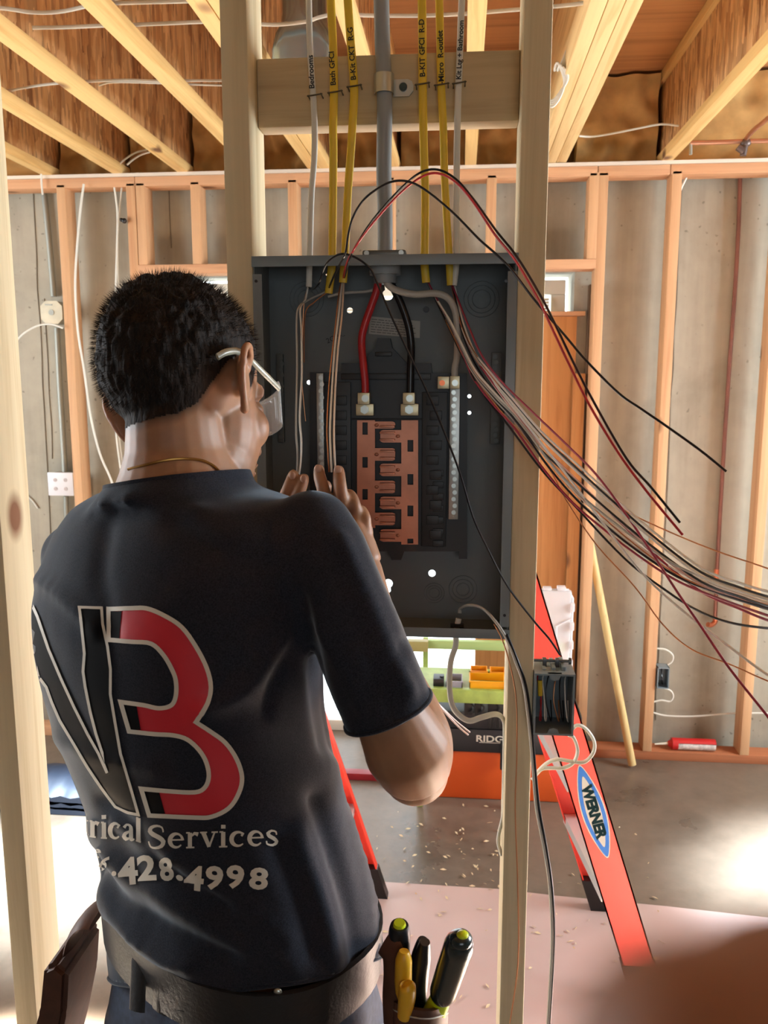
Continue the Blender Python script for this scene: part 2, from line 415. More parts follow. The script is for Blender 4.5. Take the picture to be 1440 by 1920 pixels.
# ---- ceiling joists
def ijoist(x, lab, w=.044):
    t = thing('i_joist', lab, 'joist', (x, -3, ZT), 'i-joists of the ceiling')
    y0, y1 = -3.2, 3.70
    for z0 in (ZT, 2.80-.038):
        bm = B(); box(bm, (x, y0, z0), (x+w, y1, z0+.037), .002); obj('flange', bm, M_jy, t, center=True)
    bm = B(); box(bm, (x+w/2-.005, y0, ZT+.037), (x+w/2+.005, y1, 2.762)); obj('web', bm, M_osb, t, center=True)
jx = []
for px, py, lab in ((0, 290, 'leftmost visible I-joist, cut by the left edge of the view'), (0, 200, 'second I-joist from the left edge of the view'),
                    (0, 78, 'long I-joist crossing the upper left corner'), (143, 0, 'bright I-joist ending at the near left post'),
                    (565, 300, 'I-joist ending between the white and yellow cables'), (723, 300, 'I-joist seen behind the thick grey cable'),
                    (872, 295, 'pale I-joist right of the white kitchen cable'), (1253, 287, 'rightmost I-joist over the copper pipe')):
    jx.append(PZ(px, py, ZT).x); ijoist(jx[-1], lab)
ijoist(jx[3]+.29, 'I-joist hidden behind the near left post with the round duct beside it')
xl = .275
t = thing('lvl_beam', 'thick glowing three-ply laminated beam right of the near right post', 'beam', (xl, -3, ZT))
for k in range(3):
    bm = B(); box(bm, (xl+k*.0405, -3.2, ZT+.001*k), (xl+k*.0405+.0385, 3.70, 2.795), .002); obj('ply', bm, M_lvl, t, center=True)
# rim insulation batts between the joists
edges = sorted([-2.4]+[x for x in jx]+[jx[3]+.29, xl, xl+.12, 1.25, 2.0])
rnd = random.Random(4)
labs = {0: 'brown glass wool batt at the far left corner of the ceiling'}
bays = [(a, b_) for a, b_ in zip(edges, edges[1:]) if b_-a > .16]
nm = ['outside the left edge', 'beyond the leftmost joist', 'left of the second joist', 'between the second and the third left joists', 'between the long left joist and the bright joist',
      'behind the near left post', 'between the post and the first cables', 'behind the yellow cables', 'behind the thick grey cable', 'left of the laminated beam', 'in the wide bay right of the laminated beam', 'above the copper pipe', 'at the far right corner', 'x']
for i, (a, b_) in enumerate(bays):
    bm = B(); nx, nz = 30, 24
    g = [[bm.verts.new((a+.047+(b_-a-.05)*u/nx, 3.52+.035*noise.noise(Vector((a*9+u*.14, v*.16, 3)))+(.05*(v/nz-.75) if v/nz > .75 else 0)*-1, 2.455+.33*v/nz)) for v in range(nz+1)] for u in range(nx+1)]
    for u in range(nx):
        for v in range(nz): bm.faces.new((g[u][v], g[u+1][v], g[u+1][v+1], g[u][v+1]))
    e = bmesh.ops.extrude_face_region(bm, geom=list(bm.faces)); bmesh.ops.translate(bm, vec=(0, .1, 0), verts=[q for q in e['geom'] if isinstance(q, bmesh.types.BMVert)])
    if b_-a > .36:
        pass
    o = obj('insulation_batt', bm, M_ins, center=True)
    tag(o, 'tan glass wool batt '+nm[i], 'insulation', 'rim insulation batts')

# ---- near stud wall
def post(pxl, pxr, y, x_bot, label, zt=2.45, z0=.038):
    a, b_ = P(pxl, y, YS).x, P(pxr, y, YS).x
    return board('wall_stud', (a, YS, z0), (a+.038, YS+.089, zt-.038), M_pz, label, 'stud', 'spruce studs of the near wall')
post(-10, 28, 1400, 0, 'overexposed pale spruce stud at the left edge of the view')
XL = -.335; XR = .075
board('wall_stud', (XL, YS, .038), (XL+.038, YS+.089, 2.412), M_pz, 'pale spruce stud left of the breaker panel', 'stud', 'spruce studs of the near wall')
board('wall_stud', (XR, YS, .038), (XR+.038, YS+.089, 2.412), M_pz, 'pale spruce stud right of the breaker panel carrying the outlet box', 'stud', 'spruce studs of the near wall')
board('bottom_plate', (-1.6, YS, 0), (1.2, YS+.089, .038), M_px, 'spruce bottom plate under the breaker panel studs', 'board')
board('top_plate', (-1.6, YS, 2.412), (1.2, YS+.089, 2.45), M_px, 'spruce top plate over the breaker panel studs', 'board')
YBK = YS+.050
zb0, zb1 = P(700, 234, YBK).z, P(700, 102, YBK).z
board('blocking_board', (XL+.038, YBK, zb0), (XR, YBK+.038, zb1), M_px, 'knotty spruce block between the two posts with cables stapled on it', 'board')
# ================================================================== breaker panel
M_enc = plain('panel_paint', srgb(112, 124, 130), .42, nscale=3, namt=.06)
M_enc2 = plain('panel_inside_paint', srgb(102, 110, 111), .55, nscale=3, namt=.06)
M_blk = plain('black_plastic', srgb(24, 27, 30), .45)
M_blk2 = plain('black_rubber', srgb(16, 16, 18), .35)
M_cu = plain('copper_bus', srgb(186, 128, 104), .42, .8, nscale=30, namt=.12)
M_al = plain('aluminium_bar', srgb(168, 170, 166), .35, .8)
M_zinc = plain('zinc_steel', srgb(190, 196, 190), .3, .8)
M_brassy = plain('tin_lug', srgb(196, 184, 150), .35, .7)
M_redw = plain('red_insulation', srgb(176, 40, 46), .35)
M_maro = plain('maroon_insulation', srgb(150, 44, 66), .35)
M_blkw = plain('black_insulation', srgb(20, 20, 24), .28)
M_whtw = plain('white_insulation', srgb(222, 218, 208), .4)
M_gryw = plain('grey_insulation', srgb(170, 168, 160), .4)
M_bare = plain('bare_copper_wire', srgb(196, 138, 100), .35, .8)
M_yel = plain('yellow_sheath', srgb(226, 190, 50), .45)
M_wsh = plain('white_sheath', srgb(216, 214, 202), .45)
M_gsh = plain('grey_sheath', srgb(138, 144, 146), .5, nscale=6, namt=.05)
M_ink = plain('marker_ink', srgb(18, 18, 20), .6)
M_pap = plain('label_paper', srgb(170, 172, 166), .7)
Y0, Y1 = YS-.001, YS+.090
PX0, PX1 = XL+.039, XR-.001
pz1, pz0 = P(720, 479, YS).z, P(720, 1190, YS).z
panel = thing('breaker_panel', 'open grey breaker panel with copper bus bars mounted between two spruce posts', 'electrical panel', ((PX0+PX1)/2, Y1, pz0))
def circ(c, r, n=20, Y=None): return [Vector((c[0]+math.cos(2*PI*i/n)*r, c[1], c[2]+math.sin(2*PI*i/n)*r)) for i in range(n)]
px2m = 1.26/FPX
def hole(px, py, rp): return circ(P(px, py, Y1-.0015), rp*px2m, 18)
def keyhole(px, py, s=1, flip=1):
    c = P(px, py, Y1-.0015); pts = []
    for i in range(15):
        a = -PI*.32+i/14*PI*1.64
        pts.append(Vector((c.x+math.sin(a-PI*.5+PI*.0)*0, 0, 0)))
    pts = []
    r1, r2, d = .0072*s, .0042*s, .011*s
    for i in range(15):      # big bulb
        a = R(-60)+R(300)*i/14; pts.append(Vector((c.x+math.cos(a)*r1 if 0 else c.x+math.sin(a+PI)*r1*-1, c.y, c.z+flip*(math.cos(a+PI*1.0)*-1)*r1)))
    big = [(math.cos(R(240)-R(300)*i/14), math.sin(R(240)-R(300)*i/14)) for i in range(15)]
    pts = [Vector((c.x+u*r1, c.y, c.z+flip*v*r1)) for u, v in big]
    sm = [(math.cos(-R(180)*i/8), math.sin(-R(180)*i/8)) for i in range(9)]
    pts += [Vector((c.x+u*r2, c.y, c.z+flip*(v*r2-d))) for u, v in sm]
    return pts
bm = B()
poly_prism(bm, [Vector((PX0, Y1-.0015, pz0)), Vector((PX1, Y1-.0015, pz0)), Vector((PX1, Y1-.0015, pz1)), Vector((PX0, Y1-.0015, pz1))],
           [hole(656, 582, 5.6), hole(810, 1075, 7.2), hole(579, 717, 4.2), hole(880, 743, 3.6), hole(880, 774, 3.6), hole(612, 515, 1.8),
            keyhole(727, 553, 1.15, -1), keyhole(728, 1094, 1.0)], (0, .0015, 0))
obj('back_plate', bm, M_enc2, panel, smooth=False)
bm = B()
t = .0016
box(bm, (PX0, Y0, pz0), (PX0+t, Y1-.0016, pz1)); box(bm, (PX1-t, Y0, pz0), (PX1, Y1-.0016, pz1))
box(bm, (PX0+t, Y0, pz1-t), (PX1-t, Y1-.0016, pz1)); box(bm, (PX0+t, Y0, pz0), (PX1-t, Y1-.0016, pz0+t))
obj('side_walls', bm, M_enc2, panel)
bm = B()
fw = .0135
box(bm, (PX0-.002, Y0-.0022, pz1-fw), (PX1+.002, Y0-.0004, pz1+.001), .0006); box(bm, (PX0-.002, Y0-.0022, pz0-.001), (PX1+.002, Y0-.0004, pz0+fw), .0006)
box(bm, (PX0-.001, Y0-.002, pz0+fw+.004), (PX0+.0125, Y0-.0006, pz1-fw-.010), .0005); box(bm, (PX1-.0125, Y0-.002, pz0+fw+.004), (PX1+.001, Y0-.0006, pz1-fw-.010), .0005)
obj('front_flange', bm, M_enc, panel)
for px, py in ((480, 527), (943+6, 527), (946, 1154), (484, 1150)):
    bm = B(); c = P(px, py, Y0-.003); cyl(bm, c, c+Vector((0, .002, 0)), .0022, 12); obj('flange_hole', bm, M_blk2, panel)
# embossed knockout rings
for px, py, rs in ((575, 561, (.0135, .020, .026)), (903, 561, (.0135, .020, .026)), (814, 1112, (.008, .012, .016)), (868, 1105, (.010, .016, .022))):
    bm = B(); c = P(px, py, Y1-.0022)
    for r_ in rs: tube(bm, circ(c, r_, 28), .0006, n=5, smooth=0, closed=True)
    obj('knockout_ring', bm, M_enc2, panel)
for px, py in ((799, 580), (720, 641), (743, 1042), (661, 702)):
    bm = B(); c = P(px, py, Y1-.006); cyl(bm, c, c+Vector((0, .005, 0)), .0045, 16, 0); cyl(bm, c-Vector((0, .0012, 0)), c, .0026, 6)
    obj('mounting_screw', bm, M_zinc if py > 600 else M_blk, panel)
# paper label with small print
bm = B()
q = [P(a, b_, Y1-.0028) for a, b_ in ((693.6, 593), (788, 602), (787, 634), (691, 626))]
extrude_poly(bm, q, (0, .0008, 0)); lab = obj('paper_label', bm, M_pap, panel, smooth=False)
bm = B()
ux = (q[1]-q[0]).normalized(); uz = (q[3]-q[0]).normalized()
rnd = random.Random(2)
for i in range(6):
    u = .003
    while u < .070:
        L = rnd.uniform(.003, .009); a = q[0]+ux*u+uz*(.0035+i*.0037)
        if u+L > .072: break
        extrude_poly(bm, [a-Vector((0, .0002, 0)), a+ux*L-Vector((0, .0002, 0)), a+ux*L+uz*.0011-Vector((0, .0002, 0)), a+uz*.0011-Vector((0, .0002, 0))], (0, .0001, 0)); u += L+.0015
obj('small_print', bm, plain('print_grey', srgb(96, 98, 96), .7), lab, smooth=False)
# black plastic base with its triangular hanger
YP = YS+.058
bm = B()
base = [(581, 698), (640, 698), (640, 681), (676, 681), (704, 652), (708, 634), (731, 634), (735, 652), (762, 681), (808, 681), (810, 700), (876, 700), (876, 1048), (860, 1048), (860, 1034), (758, 1034), (752, 1050), (734, 1050), (728, 1034), (581, 1034)]
extrude_poly(bm, [P(a, b_, YP) for a, b_ in base], (0, .020, 0))
for (a, b_, c, d_) in ((640, 700, 808, 712), (600, 716, 660, 1024), (792, 735, 836, 1024), (704, 660, 735, 668), (660, 784, 792, 787)):
    p0, p1 = P(a, b_, YP), P(c, d_, YP); box(bm, (p0.x, YP-.006, p0.z), (p1.x, YP, p1.z), .0012)
for i in range(10):
    p0 = P(800+6*(i % 2), 742+i*28, YP-.006); box(bm, (p0.x, YP-.009, p0.z), (p0.x+.018, YP-.006, p0.z-.014), .001)
    p0 = P(628, 742+i*28, YP-.006); box(bm, (p0.x, YP-.009, p0.z), (p0.x+.018, YP-.006, p0.z-.014), .001)
for i in range(7):
    p0 = P(812, 880+i*22, YP); box(bm, (p0.x, YP-.008, p0.z), (p0.x+.016, YP-.0055, p0.z-.010), .0008)
obj('plastic_base', bm, M_blk, panel)
# copper bus bars with interleaved fingers
YC = YS+.046
def plate(bm, pts, Y, th=.0022): extrude_poly(bm, [P(a, b_, Y) for a, b_ in pts], (0, th, 0))
def busbar(left):
    bm = B()
    xa, xb = (669.5, 703) if left else (752.5, 784)
    y0, y1 = 788, (990 if left else 1021)
    slots = ((679.5, 792, 689.5, 815), (679.5, 857, 689.5, 877), (679.5, 917, 689.5, 937)) if left else ((764, 825, 775, 847), (764, 889, 775, 909), (764, 948, 775, 968), (764, 1010, 775, 1019))
    poly_prism(bm, [P(xa, y0, YC), P(xb, y0, YC), P(xb, y1, YC), P(xa, y1, YC)],
               [[P(s[0], s[1], YC), P(s[2], s[1], YC), P(s[2], s[3], YC), P(s[0], s[3], YC)] for s in slots], (0, .0024, 0))
    for yc in ((820-33, 852, 913, 973) if left else (818, 881, 943, 1004)):
        if yc < 800: yc = 797; hh = 8
        else: hh = 14
        x0_, x1_ = (703, 741) if left else (713, 752.5)
        rr = 5; pts = []
        if left: pts = [(x0_, yc-hh), (x1_-rr, yc-hh), (x1_-1, yc-hh+2), (x1_, yc-hh+rr), (x1_, yc+hh-rr), (x1_-1, yc+hh-2), (x1_-rr, yc+hh), (x0_, yc+hh)]
        else: pts = [(x1_, yc-hh), (x1_, yc+hh), (x0_+rr, yc+hh), (x0_+1, yc+hh-2), (x0_, yc+hh-rr), (x0_, yc-hh+rr), (x0_+1, yc-hh+2), (x0_+rr, yc-hh)]
        if left: pts = [(min(a, 708) if False else a, b_) for a, b_ in pts]
        plate(bm, [(a, yc+(b_-yc)*.84) for a, b_ in pts], YC, .0024)
        for yy in ((yc-7, yc+6) if hh > 10 else (yc+2,)):
            p0, p1 = P(713, yy-1.6, YC), P(741, yy+1.6, YC); box(bm, (p0.x, YC-.011, p0.z), (p1.x, YC-.0002, p1.z), .0004)
        c = P(706 if left else 746, yc, YC)
        ell(bm, c, (.0035, .0016, .0026), 10, 6)
    return obj('bus_bar', bm, M_cu, panel)
busbar(True); busbar(False)
# lugs
for xa in (673.5, 757):
    bm = B(); p0, p1 = P(xa, 736, YC), P(xa+22, 758, YC); box(bm, (p0.x, YC-.020, p0.z), (p1.x, YC+.001, p1.z), .001)
    p0, p1 = P(xa-5, 757, YC), P(xa+28, 779, YC); box(bm, (p0.x, YC-.008, p0.z), (p1.x, YC+.001, p1.z), .001)
    l = obj('main_lug', bm, M_brassy, panel)
    bm = B(); c = P(xa+11, 747, YC-.021); cyl(bm, c, c+Vector((0, .002, 0)), .0052, 18); cyl(bm, c-Vector((0, .0004, 0)), c, .003, 6); obj('set_screw', bm, M_zinc, l)
    bm = B(); c = P(xa+10, 768, YC-.010); cyl(bm, c, c+Vector((0, .003, 0)), .0068, 6); cyl(bm, c-Vector((0, .002, 0)), c, .0046, 18); obj('lug_bolt', bm, M_zinc, l)
# neutral and ground terminal bars
def tbar(name, xa, xb, ya, yb, Y, mat=M_al, step=12.5, th=.010):
    bm = B(); p0, p1 = P(xa, ya, Y), P(xb, yb, Y); box(bm, (p0.x, Y-th, p0.z), (p1.x, Y, p1.z), .0008)
    b_ = obj(name, bm, mat, panel)
    bm = B(); y = ya+8; k = 0
    while y < yb-4:
        c = P((xa+xb)/2+(1 if k % 2 else -1)*1.0, y, Y-th-.0016); cyl(bm, c, c+Vector((0, .0018, 0)), .0034, 12); k += 1; y += step
    s = obj('terminal_screws', bm, M_zinc if name == 'neutral_bar' else mat, b_); s['kind'] = 'stuff'
    return b_
tbar('neutral_bar', 595, 610, 700, 905, YS+.05); tbar('neutral_bar', 844, 859, 728, 972, YS+.05)
tbar('ground_bar', 520, 535, 664, 829, Y1-.004, plain('dull_bar', srgb(100, 104, 102), .5, .6), 10.5, .008); tbar('ground_bar', 922, 937, 661, 832, Y1-.004, bpy.data.materials['dull_bar'], 10.5, .008)
bm = B(); p0, p1 = P(821, 706, YS+.044), P(842.5, 729, YS+.044); box(bm, (p0.x, YS+.034, p0.z), (p1.x, YS+.046, p1.z), .0008)
l = obj('bonding_lug', bm, M_brassy, panel); bm = B(); c = P(829, 718, YS+.033); cyl(bm, c, c+Vector((0, .002, 0)), .0042, 16); obj('bonding_screw', bm, plain('orange_copper', srgb(226, 120, 76), .3, .6), l)
bm = B(); p0, p1 = P(844, 705, YS+.04), P(862, 729, YS+.04); box(bm, (p0.x, YS+.028, p0.z), (p1.x, YS+.046, p1.z), .001)
l = obj('neutral_lug', bm, M_brassy, panel); bm = B(); c = P(853, 718, YS+.027); cyl(bm, c, c+Vector((0, .002, 0)), .0046, 16); cyl(bm, c-Vector((0, .0004, 0)), c, .0026, 6); obj('set_screw', bm, M_zinc, l)
# faint marker scribble
bm = B(); M = frame(P(629, 633, Y1-.0026), (.9, 0, .38), (-.38, 0, .9)); put_text(bm, '2C 3-..', .011, M, .0); obj('marker_scribble', bm, M_ink, panel, smooth=False)

# ================================================================== cables
YK = YS+.036     # cable centre plane in front of the block
def cable(label, mat, pts, w=.0112, th=.0056, cat='cable', name='romex_cable', group=None, Y=YK, text=None, ty=(0, 0), tsize=.0105, staple=None):
    pp = PP(pts, Y); t = thing(name, label, cat, tuple(pp[-1]), group)
    bm = B(); tube(bm, pp, 1, n=14, smooth=6, flat=(w/2, th/2, (1, 0, 0)))
    obj('sheath', bm, mat, t)
    if text:
        a, b_ = P(ty[0], ty[1], Y), P(ty[2], ty[3], Y); off = Vector((0, -th/2-.0008, 0))
        bm = B(); M = frame(a+off, b_-a, Vector((-1, 0, 0))); put_text(bm, text, tsize, M, .00022, sx=1.0, align='LEFT'); obj('handwriting', bm, M_ink, t, smooth=False)
    return t
def staple_on(px, py, w=20, tilt=0):
    bm = B(); a, b_ = P(px-w/2, py+tilt, YK-.0042), P(px+w/2, py-tilt, YK-.0042); bk = Vector((0, .018, 0))
    tube(bm, [a+bk, a, b_, b_+bk], .0011, n=6, smooth=0)
    ell(bm, a+Vector((0, 0, 0)), (.0022, .0016, .0014), 8, 5); ell(bm, b_, (.0022, .0016, .0014), 8, 5)
    return bm
def wires(t, specs, r=.00145):
    for name, mat, pts in specs:
        bm = B(); tube(bm, PP(pts), r if 'bare' not in name else r*.62, n=7, smooth=6); obj(name, bm, mat, t)
YM = YS+.05
# white bedroom cable, with its wires to the left hand
c1 = cable('white cable marked Bedrooms, leftmost of the stapled cables', M_wsh, [(577, -330), (577, -180), (577, -60), (579, 0), (581, 86), (587, 177), (590, 241), (589, 301), (584, 366), (581, 474), (580, 500), (579, 538)], .0088, .0055, text='Bedrooms', ty=(586, 168, 583, 108))
YL = 1.14
wires(c1, [('white_wire', M_whtw, [(578, 532, YM), (573, 560, YM-.01), (563, 580, 1.20), (565, 620, 1.19), (566, 700, 1.17), (562, 780, 1.15), (565, 830, YL), (563, 872, YL), (560, 890, YL)]),
           ('bare_ground_wire', M_bare, [(579, 532, YM), (570, 570, YM), (567, 640, YM), (565, 700, YM-.01), (570, 760, YM-.01), (573, 790, YM-.01)]),
           ('black_wire', M_blkw, [(578, 533, YM), (583, 543, YM-.02), (597, 533, 1.16), (605, 510, 1.15), (617, 488, 1.14), (641, 476, 1.13), (669, 484, 1.13), (694, 504, 1.13), (710, 537, 1.13), (734, 593, 1.12), (774, 678, 1.12), (806, 746, 1.12), (835, 815, 1.12), (863, 889, 1.11), (887, 969, 1.11), (915, 1030, 1.11), (951, 1098, 1.12), (1000, 1163, 1.13), (1030, 1198, 1.13), (1050, 1228, 1.13)])])
c2 = cable('deep yellow cable marked Bath GFCI', M_yel, [(618, -330), (618, -180), (618, -60), (620, 0), (624.5, 86), (626, 172), (624.5, 241), (625, 301), (623, 474), (622, 500), (616, 550)], .0116, .0056, text='Bath GFCI', ty=(626, 162, 621, 76))
wires(c2, [('black_wire', M_blkw, [(614, 548, YM), (625, 520, 1.19), (640, 490, 1.13), (648, 474, 1.12), (653, 440, 1.11), (661, 409, 1.1), (676, 382, 1.1), (696, 362, 1.09), (730, 342, 1.08), (764, 340, 1.07), (799, 357, 1.06), (851, 400, 1.05), (898, 448, 1.04), (932, 478, 1.03), (960, 507, 1.02), (1003, 563, 1.0), (1060, 630, .98), (1100, 677, .97), (1160, 737, .96), (1200, 765, .95), (1254, 802, .94), (1314, 845, .93), (1362, 884, .92)]),
           ('white_wire', M_gryw, [(614, 545, YM), (600, 552, YM), (581, 561, YM), (561, 575, 1.20), (556, 601, 1.19), (557, 682, 1.18), (555, 802, 1.15), (558, 850, YL), (557, 890, YL)]),
           ('bare_ground_wire', M_bare, [(616, 546, YM), (590, 566, YM), (572, 590, YM), (570, 680, YM)])])
c3 = cable('olive yellow cable marked B Kit CKT just left of the thick grey cable', M_yel, [(648, -330), (648, -180), (648, -60), (652, 0), (658, 86), (664, 164), (662, 215), (658, 280), (652, 366), (647, 474), (645, 500), (643, 530)], .0116, .0056, text='B-Kit CKT  R-G', ty=(664, 152, 653, -8))
YH = 1.035
wires(c3, [('white_wire', M_whtw, [(642, 525, YM), (638, 560, 1.21), (634, 600, 1.19), (628, 650, 1.16), (623, 720, 1.12), (619, 800, 1.07), (620, 850, YH), (622, 885, YH)]),
           ('white_wire', plain('cream_insulation', srgb(216, 196, 178), .4), [(645, 525, YM), (643, 560, 1.21), (640, 600, 1.19), (634, 650, 1.16), (629, 720, 1.12), (626, 800, 1.07), (627, 850, YH), (629, 885, YH)]),
           ('bare_ground_wire', M_bare, [(640, 525, YM), (634, 560, 1.21), (630, 600, 1.19), (624, 650, 1.16), (617, 720, 1.12), (613, 800, 1.07), (615, 850, YH), (617, 885, YH)]),
           ('black_wire', M_blkw, [(644, 528, YM), (650, 505, 1.19), (657, 482, 1.12), (670, 456, 1.11), (700, 411, 1.1), (747, 358, 1.09), (786, 325, 1.08), (820, 318, 1.07), (855, 336, 1.06), (889, 375, 1.05), (930, 432, 1.04), (970, 482, 1.02), (1013, 553, 1.0), (1037, 600, .98), (1074, 677, .96), (1113, 753, .94), (1175, 860, .92), (1222, 915, .90), (1275, 980, .89)]),
           ('red_wire', M_redw, [(643, 528, YM), (648, 500, 1.18), (659, 476, 1.115), (674, 452, 1.105), (704, 413, 1.095), (749, 364, 1.085), (790, 332, 1.075), (822, 325, 1.065), (856, 343, 1.055), (890, 383, 1.045), (928, 440, 1.035), (966, 488, 1.015), (1007, 557, .995), (1030, 605, .975), (1067, 683, .955), (1105, 759, .935), (1160, 850, .915), (1210, 918, .9), (1280, 1003, .89)])])
# heavy grey service cable
t = thing('service_cable', 'thick grey service cable strapped to the block and entering the panel top', 'cable', tuple(P(721, 465, YK)))
bm = B(); tube(bm, PP([(712, -330), (712, -180), (712, -60), (715, 0), (717, 80), (719, 129), (721, 190), (721, 237), (720, 290), (720, 344), (722, 400), (722, 475)], YK), .0108, n=18, smooth=6); obj('sheath', bm, M_gsh, t)
YI = YS+.040
for nm_, m_, pts, r_ in (('red_conductor', M_redw, [(712, 500, YK), (711, 517, YK), (706, 545, YI), (698, 569, YI), (684, 609, YI), (678, 641, YI), (682, 690, YI-.004), (684.5, 715, YI-.004), (685, 745, YI-.004)], .0056),
                         ('black_conductor', M_blkw, [(726, 500, YK), (728, 520, YK), (738, 541, YI), (752, 570, YI), (766, 612, YI), (771, 650, YI), (770, 690, YI-.004), (769, 745, YI-.004)], .0056),
                         ('neutral_conductor', M_gryw, [(719, 500, YK-.006), (721, 520, YK-.008), (732, 538, YI-.012), (755, 548, YI-.012), (782, 552, YI-.01), (814, 550, YI-.01), (836, 556, YI-.008), (850, 574, YI-.006), (857, 609, YI-.004), (857, 665, YI-.004), (853, 690, YI-.006), (853, 712, YI-.006)], .0050),
                         ('ground_conductor', M_gryw, [(710, 510, YK), (704, 538, YM), (690, 546, YM), (661, 548, YM), (640, 550, YM), (615, 556, YM)], .0022)):
    bm = B(); tube(bm, PP(pts), r_, n=14, smooth=6); obj(nm_, bm, m_, t)
c = P(722, 480, YK)
bm = B(); box(bm, (c.x-.031, YK-.018, pz1+.0015), (c.x+.031, YK+.02, pz1+.0105), .003); cn = obj('cable_connector', bm, plain('cast_zinc', srgb(104, 106, 102), .45, .6), t)
for s in (-1, 1):
    bm = B(); a = Vector((c.x+s*.0245, YK-.018, pz1+.006)); cyl(bm, a, a-Vector((0, .0022, 0)), .0036, 14); obj('clamp_screw', bm, M_zinc, cn)
bm = B(); cyl(bm, (c.x, YK, pz1-.0018), (c.x, YK, pz1-.022), .0225, 28); cyl(bm, (c.x, YK, pz1-.022), (c.x, YK, pz1-.034), .0165, 24); obj('lock_nut', bm, M_gsh, cn)
# strap
t = thing('pipe_strap', 'shiny galvanised strap holding the thick grey cable to the block', 'strap', tuple(P(721, 160, YK)))
bm = B(); a = P(720, 160, YK); n_ = 14
za, zb = P(720, 140, YK).z, P(720, 176, YK).z
loop = [Vector((a.x+math.cos(th)*.0128, YK-math.sin(th)*.0128, za)) for th in [PI+.2-(PI+.4)*i/n_ for i in range(n_+1)]]
for i in range(n_):
    p, q = loop[i], loop[i+1]; pi_ = Vector((a.x, YK, za)); k = 1.08
    v = [p, q, Vector((q.x, q.y, zb)), Vector((p.x, p.y, zb))]; f = [bm.verts.new(x_) for x_ in v]
    bm.faces.new(f)
bmesh.ops.remove_doubles(bm, verts=bm.verts, dist=1e-5)
e = bmesh.ops.solidify(bm, geom=list(bm.faces), thickness=.0012)
obj('strap_band', bm, M_zinc, t)
bm = B(); p0, p1 = P(737, 149, YBK-.0035), P(775, 180, YBK-.0035)
poly_prism(bm, [Vector((p0.x, YBK-.0035, p0.z)), Vector((p1.x-.008, YBK-.0035, p0.z)), Vector((p1.x-.002, YBK-.0035, p0.z-.003)), Vector((p1.x, YBK-.0035, p0.z-.009)), Vector((p1.x, YBK-.0035, p1.z+.007)), Vector((p1.x-.006, YBK-.0035, p1.z)), Vector((p0.x, YBK-.0035, p1.z))], [circ(P(756, 163, YBK-.0035), .006, 16)], (0, .002, 0))
obj('strap_tab', bm, M_zinc, t)
bm = B(); c = P(756, 163, YBK-.0058); cyl(bm, c, c+Vector((0, .0022, 0)), .0055, 18); cyl(bm, c-Vector((0, .001, 0)), c, .003, 6); obj('strap_screw', bm, plain('dark_steel', srgb(70, 84, 82), .3, .8), t)
c4 = cable('yellow cable marked B-KIT GFCI just right of the thick grey cable', M_yel, [(788, -330), (788, -180), (788, -60), (791, 0), (792.5, 151), (794, 258), (797, 366), (796, 469), (796, 495), (799, 530)], .0116, .0056, text='B-KIT GFCI  R-D', ty=(793, 146, 790, -6))
c5 = cable('yellow cable marked Micro, between another yellow cable and the right white cable', M_yel, [(820, -330), (820, -180), (820, -60), (823.5, 0), (827, 151), (831, 237), (834, 344), (841, 469), (843, 500), (845, 535)], .0108, .0056, text='-Micro  R-outlet', ty=(828, 160, 824, 2))
c6 = cable('white cable marked Kit Ltg + Bathroom, rightmost of the stapled cables', M_wsh, [(870, -330), (870, -180), (870, -60), (866, 0), (861, 129), (858, 215), (856, 344), (856, 469), (855, 500), (851, 535)], .0092, .0055, text='Kit Ltg + Bathroom', ty=(860, 151, 867, 8), tsize=.0095)
grp = 'wire staples over the cables on the block'
for px, py, w_, lab in ((590, 178, 24, 'white leftmost'), (628, 172, 24, 'deep yellow'), (664, 161, 24, 'olive yellow'), (792, 157, 24, 'yellow B-KIT'), (828, 158, 24, 'yellow Micro'), (861, 155, 22, 'rightmost white')):
    tag(obj('cable_staple', staple_on(px, py, w_, 2), plain('staple_steel', srgb(92, 84, 66), .4, .6)), 'metal staple over the %s cable' % lab, 'staple', grp)
for px in (808, 857, 722):
    pass
for px, lab in ((793, 'below the B-KIT cable'), (843, 'below the Micro cable'), (648, 'below the olive yellow cable')):
    bm = B(); c = P(px, 474, YK); tube(bm, [Vector((c.x-.012, YK, pz1+.0025)), Vector((c.x+.012, YK, pz1+.0025))], 1, n=12, smooth=0, flat=(.012, .0022, (0, 1, 0)))
    tag(obj('cable_bushing', bm, M_blk2), 'black plastic bushing on the panel top '+lab, 'bushing', 'cable bushings on the panel top')

# the fan of wires leaving the panel to the right, each leg with its own path
def fanpath(pts, ya, yb):
    """give each pixel its depth: from ya inside the box to yb at the right edge, passing in front of the post"""
    out = []; x0_, x1_ = pts[0][0], 1440
    (xa, ya_), (xb, yb_) = pts[-2], pts[-1]; k = (yb_-ya_)/(xb-xa); pts = list(pts)+[(xb+150, yb_+150*k*.9), (xb+320, yb_+320*k*.75)]
    for (x, y) in pts:
        if x < 935: d = ya+(1.145-ya)*(x-x0_)/(935-x0_)
        else: d = 1.145+(yb-1.145)*min(1.2, (x-935)/(505.))
        out.append((x, y, d))
    return out
G1 = [(799, 522), (818, 561), (843, 605), (863, 649), (887, 698), (923, 742), (967, 790), (1024, 870), (1077, 932), (1130, 980), (1190, 1028), (1265, 1078), (1342, 1110), (1440, 1142), (1500, 1158)]
G2 = [(847, 530), (863, 601), (887, 658), (923, 706), (963, 754), (1016, 815), (1084, 878), (1158, 945), (1225, 1003), (1314, 1070), (1390, 1100), (1440, 1116), (1500, 1130)]
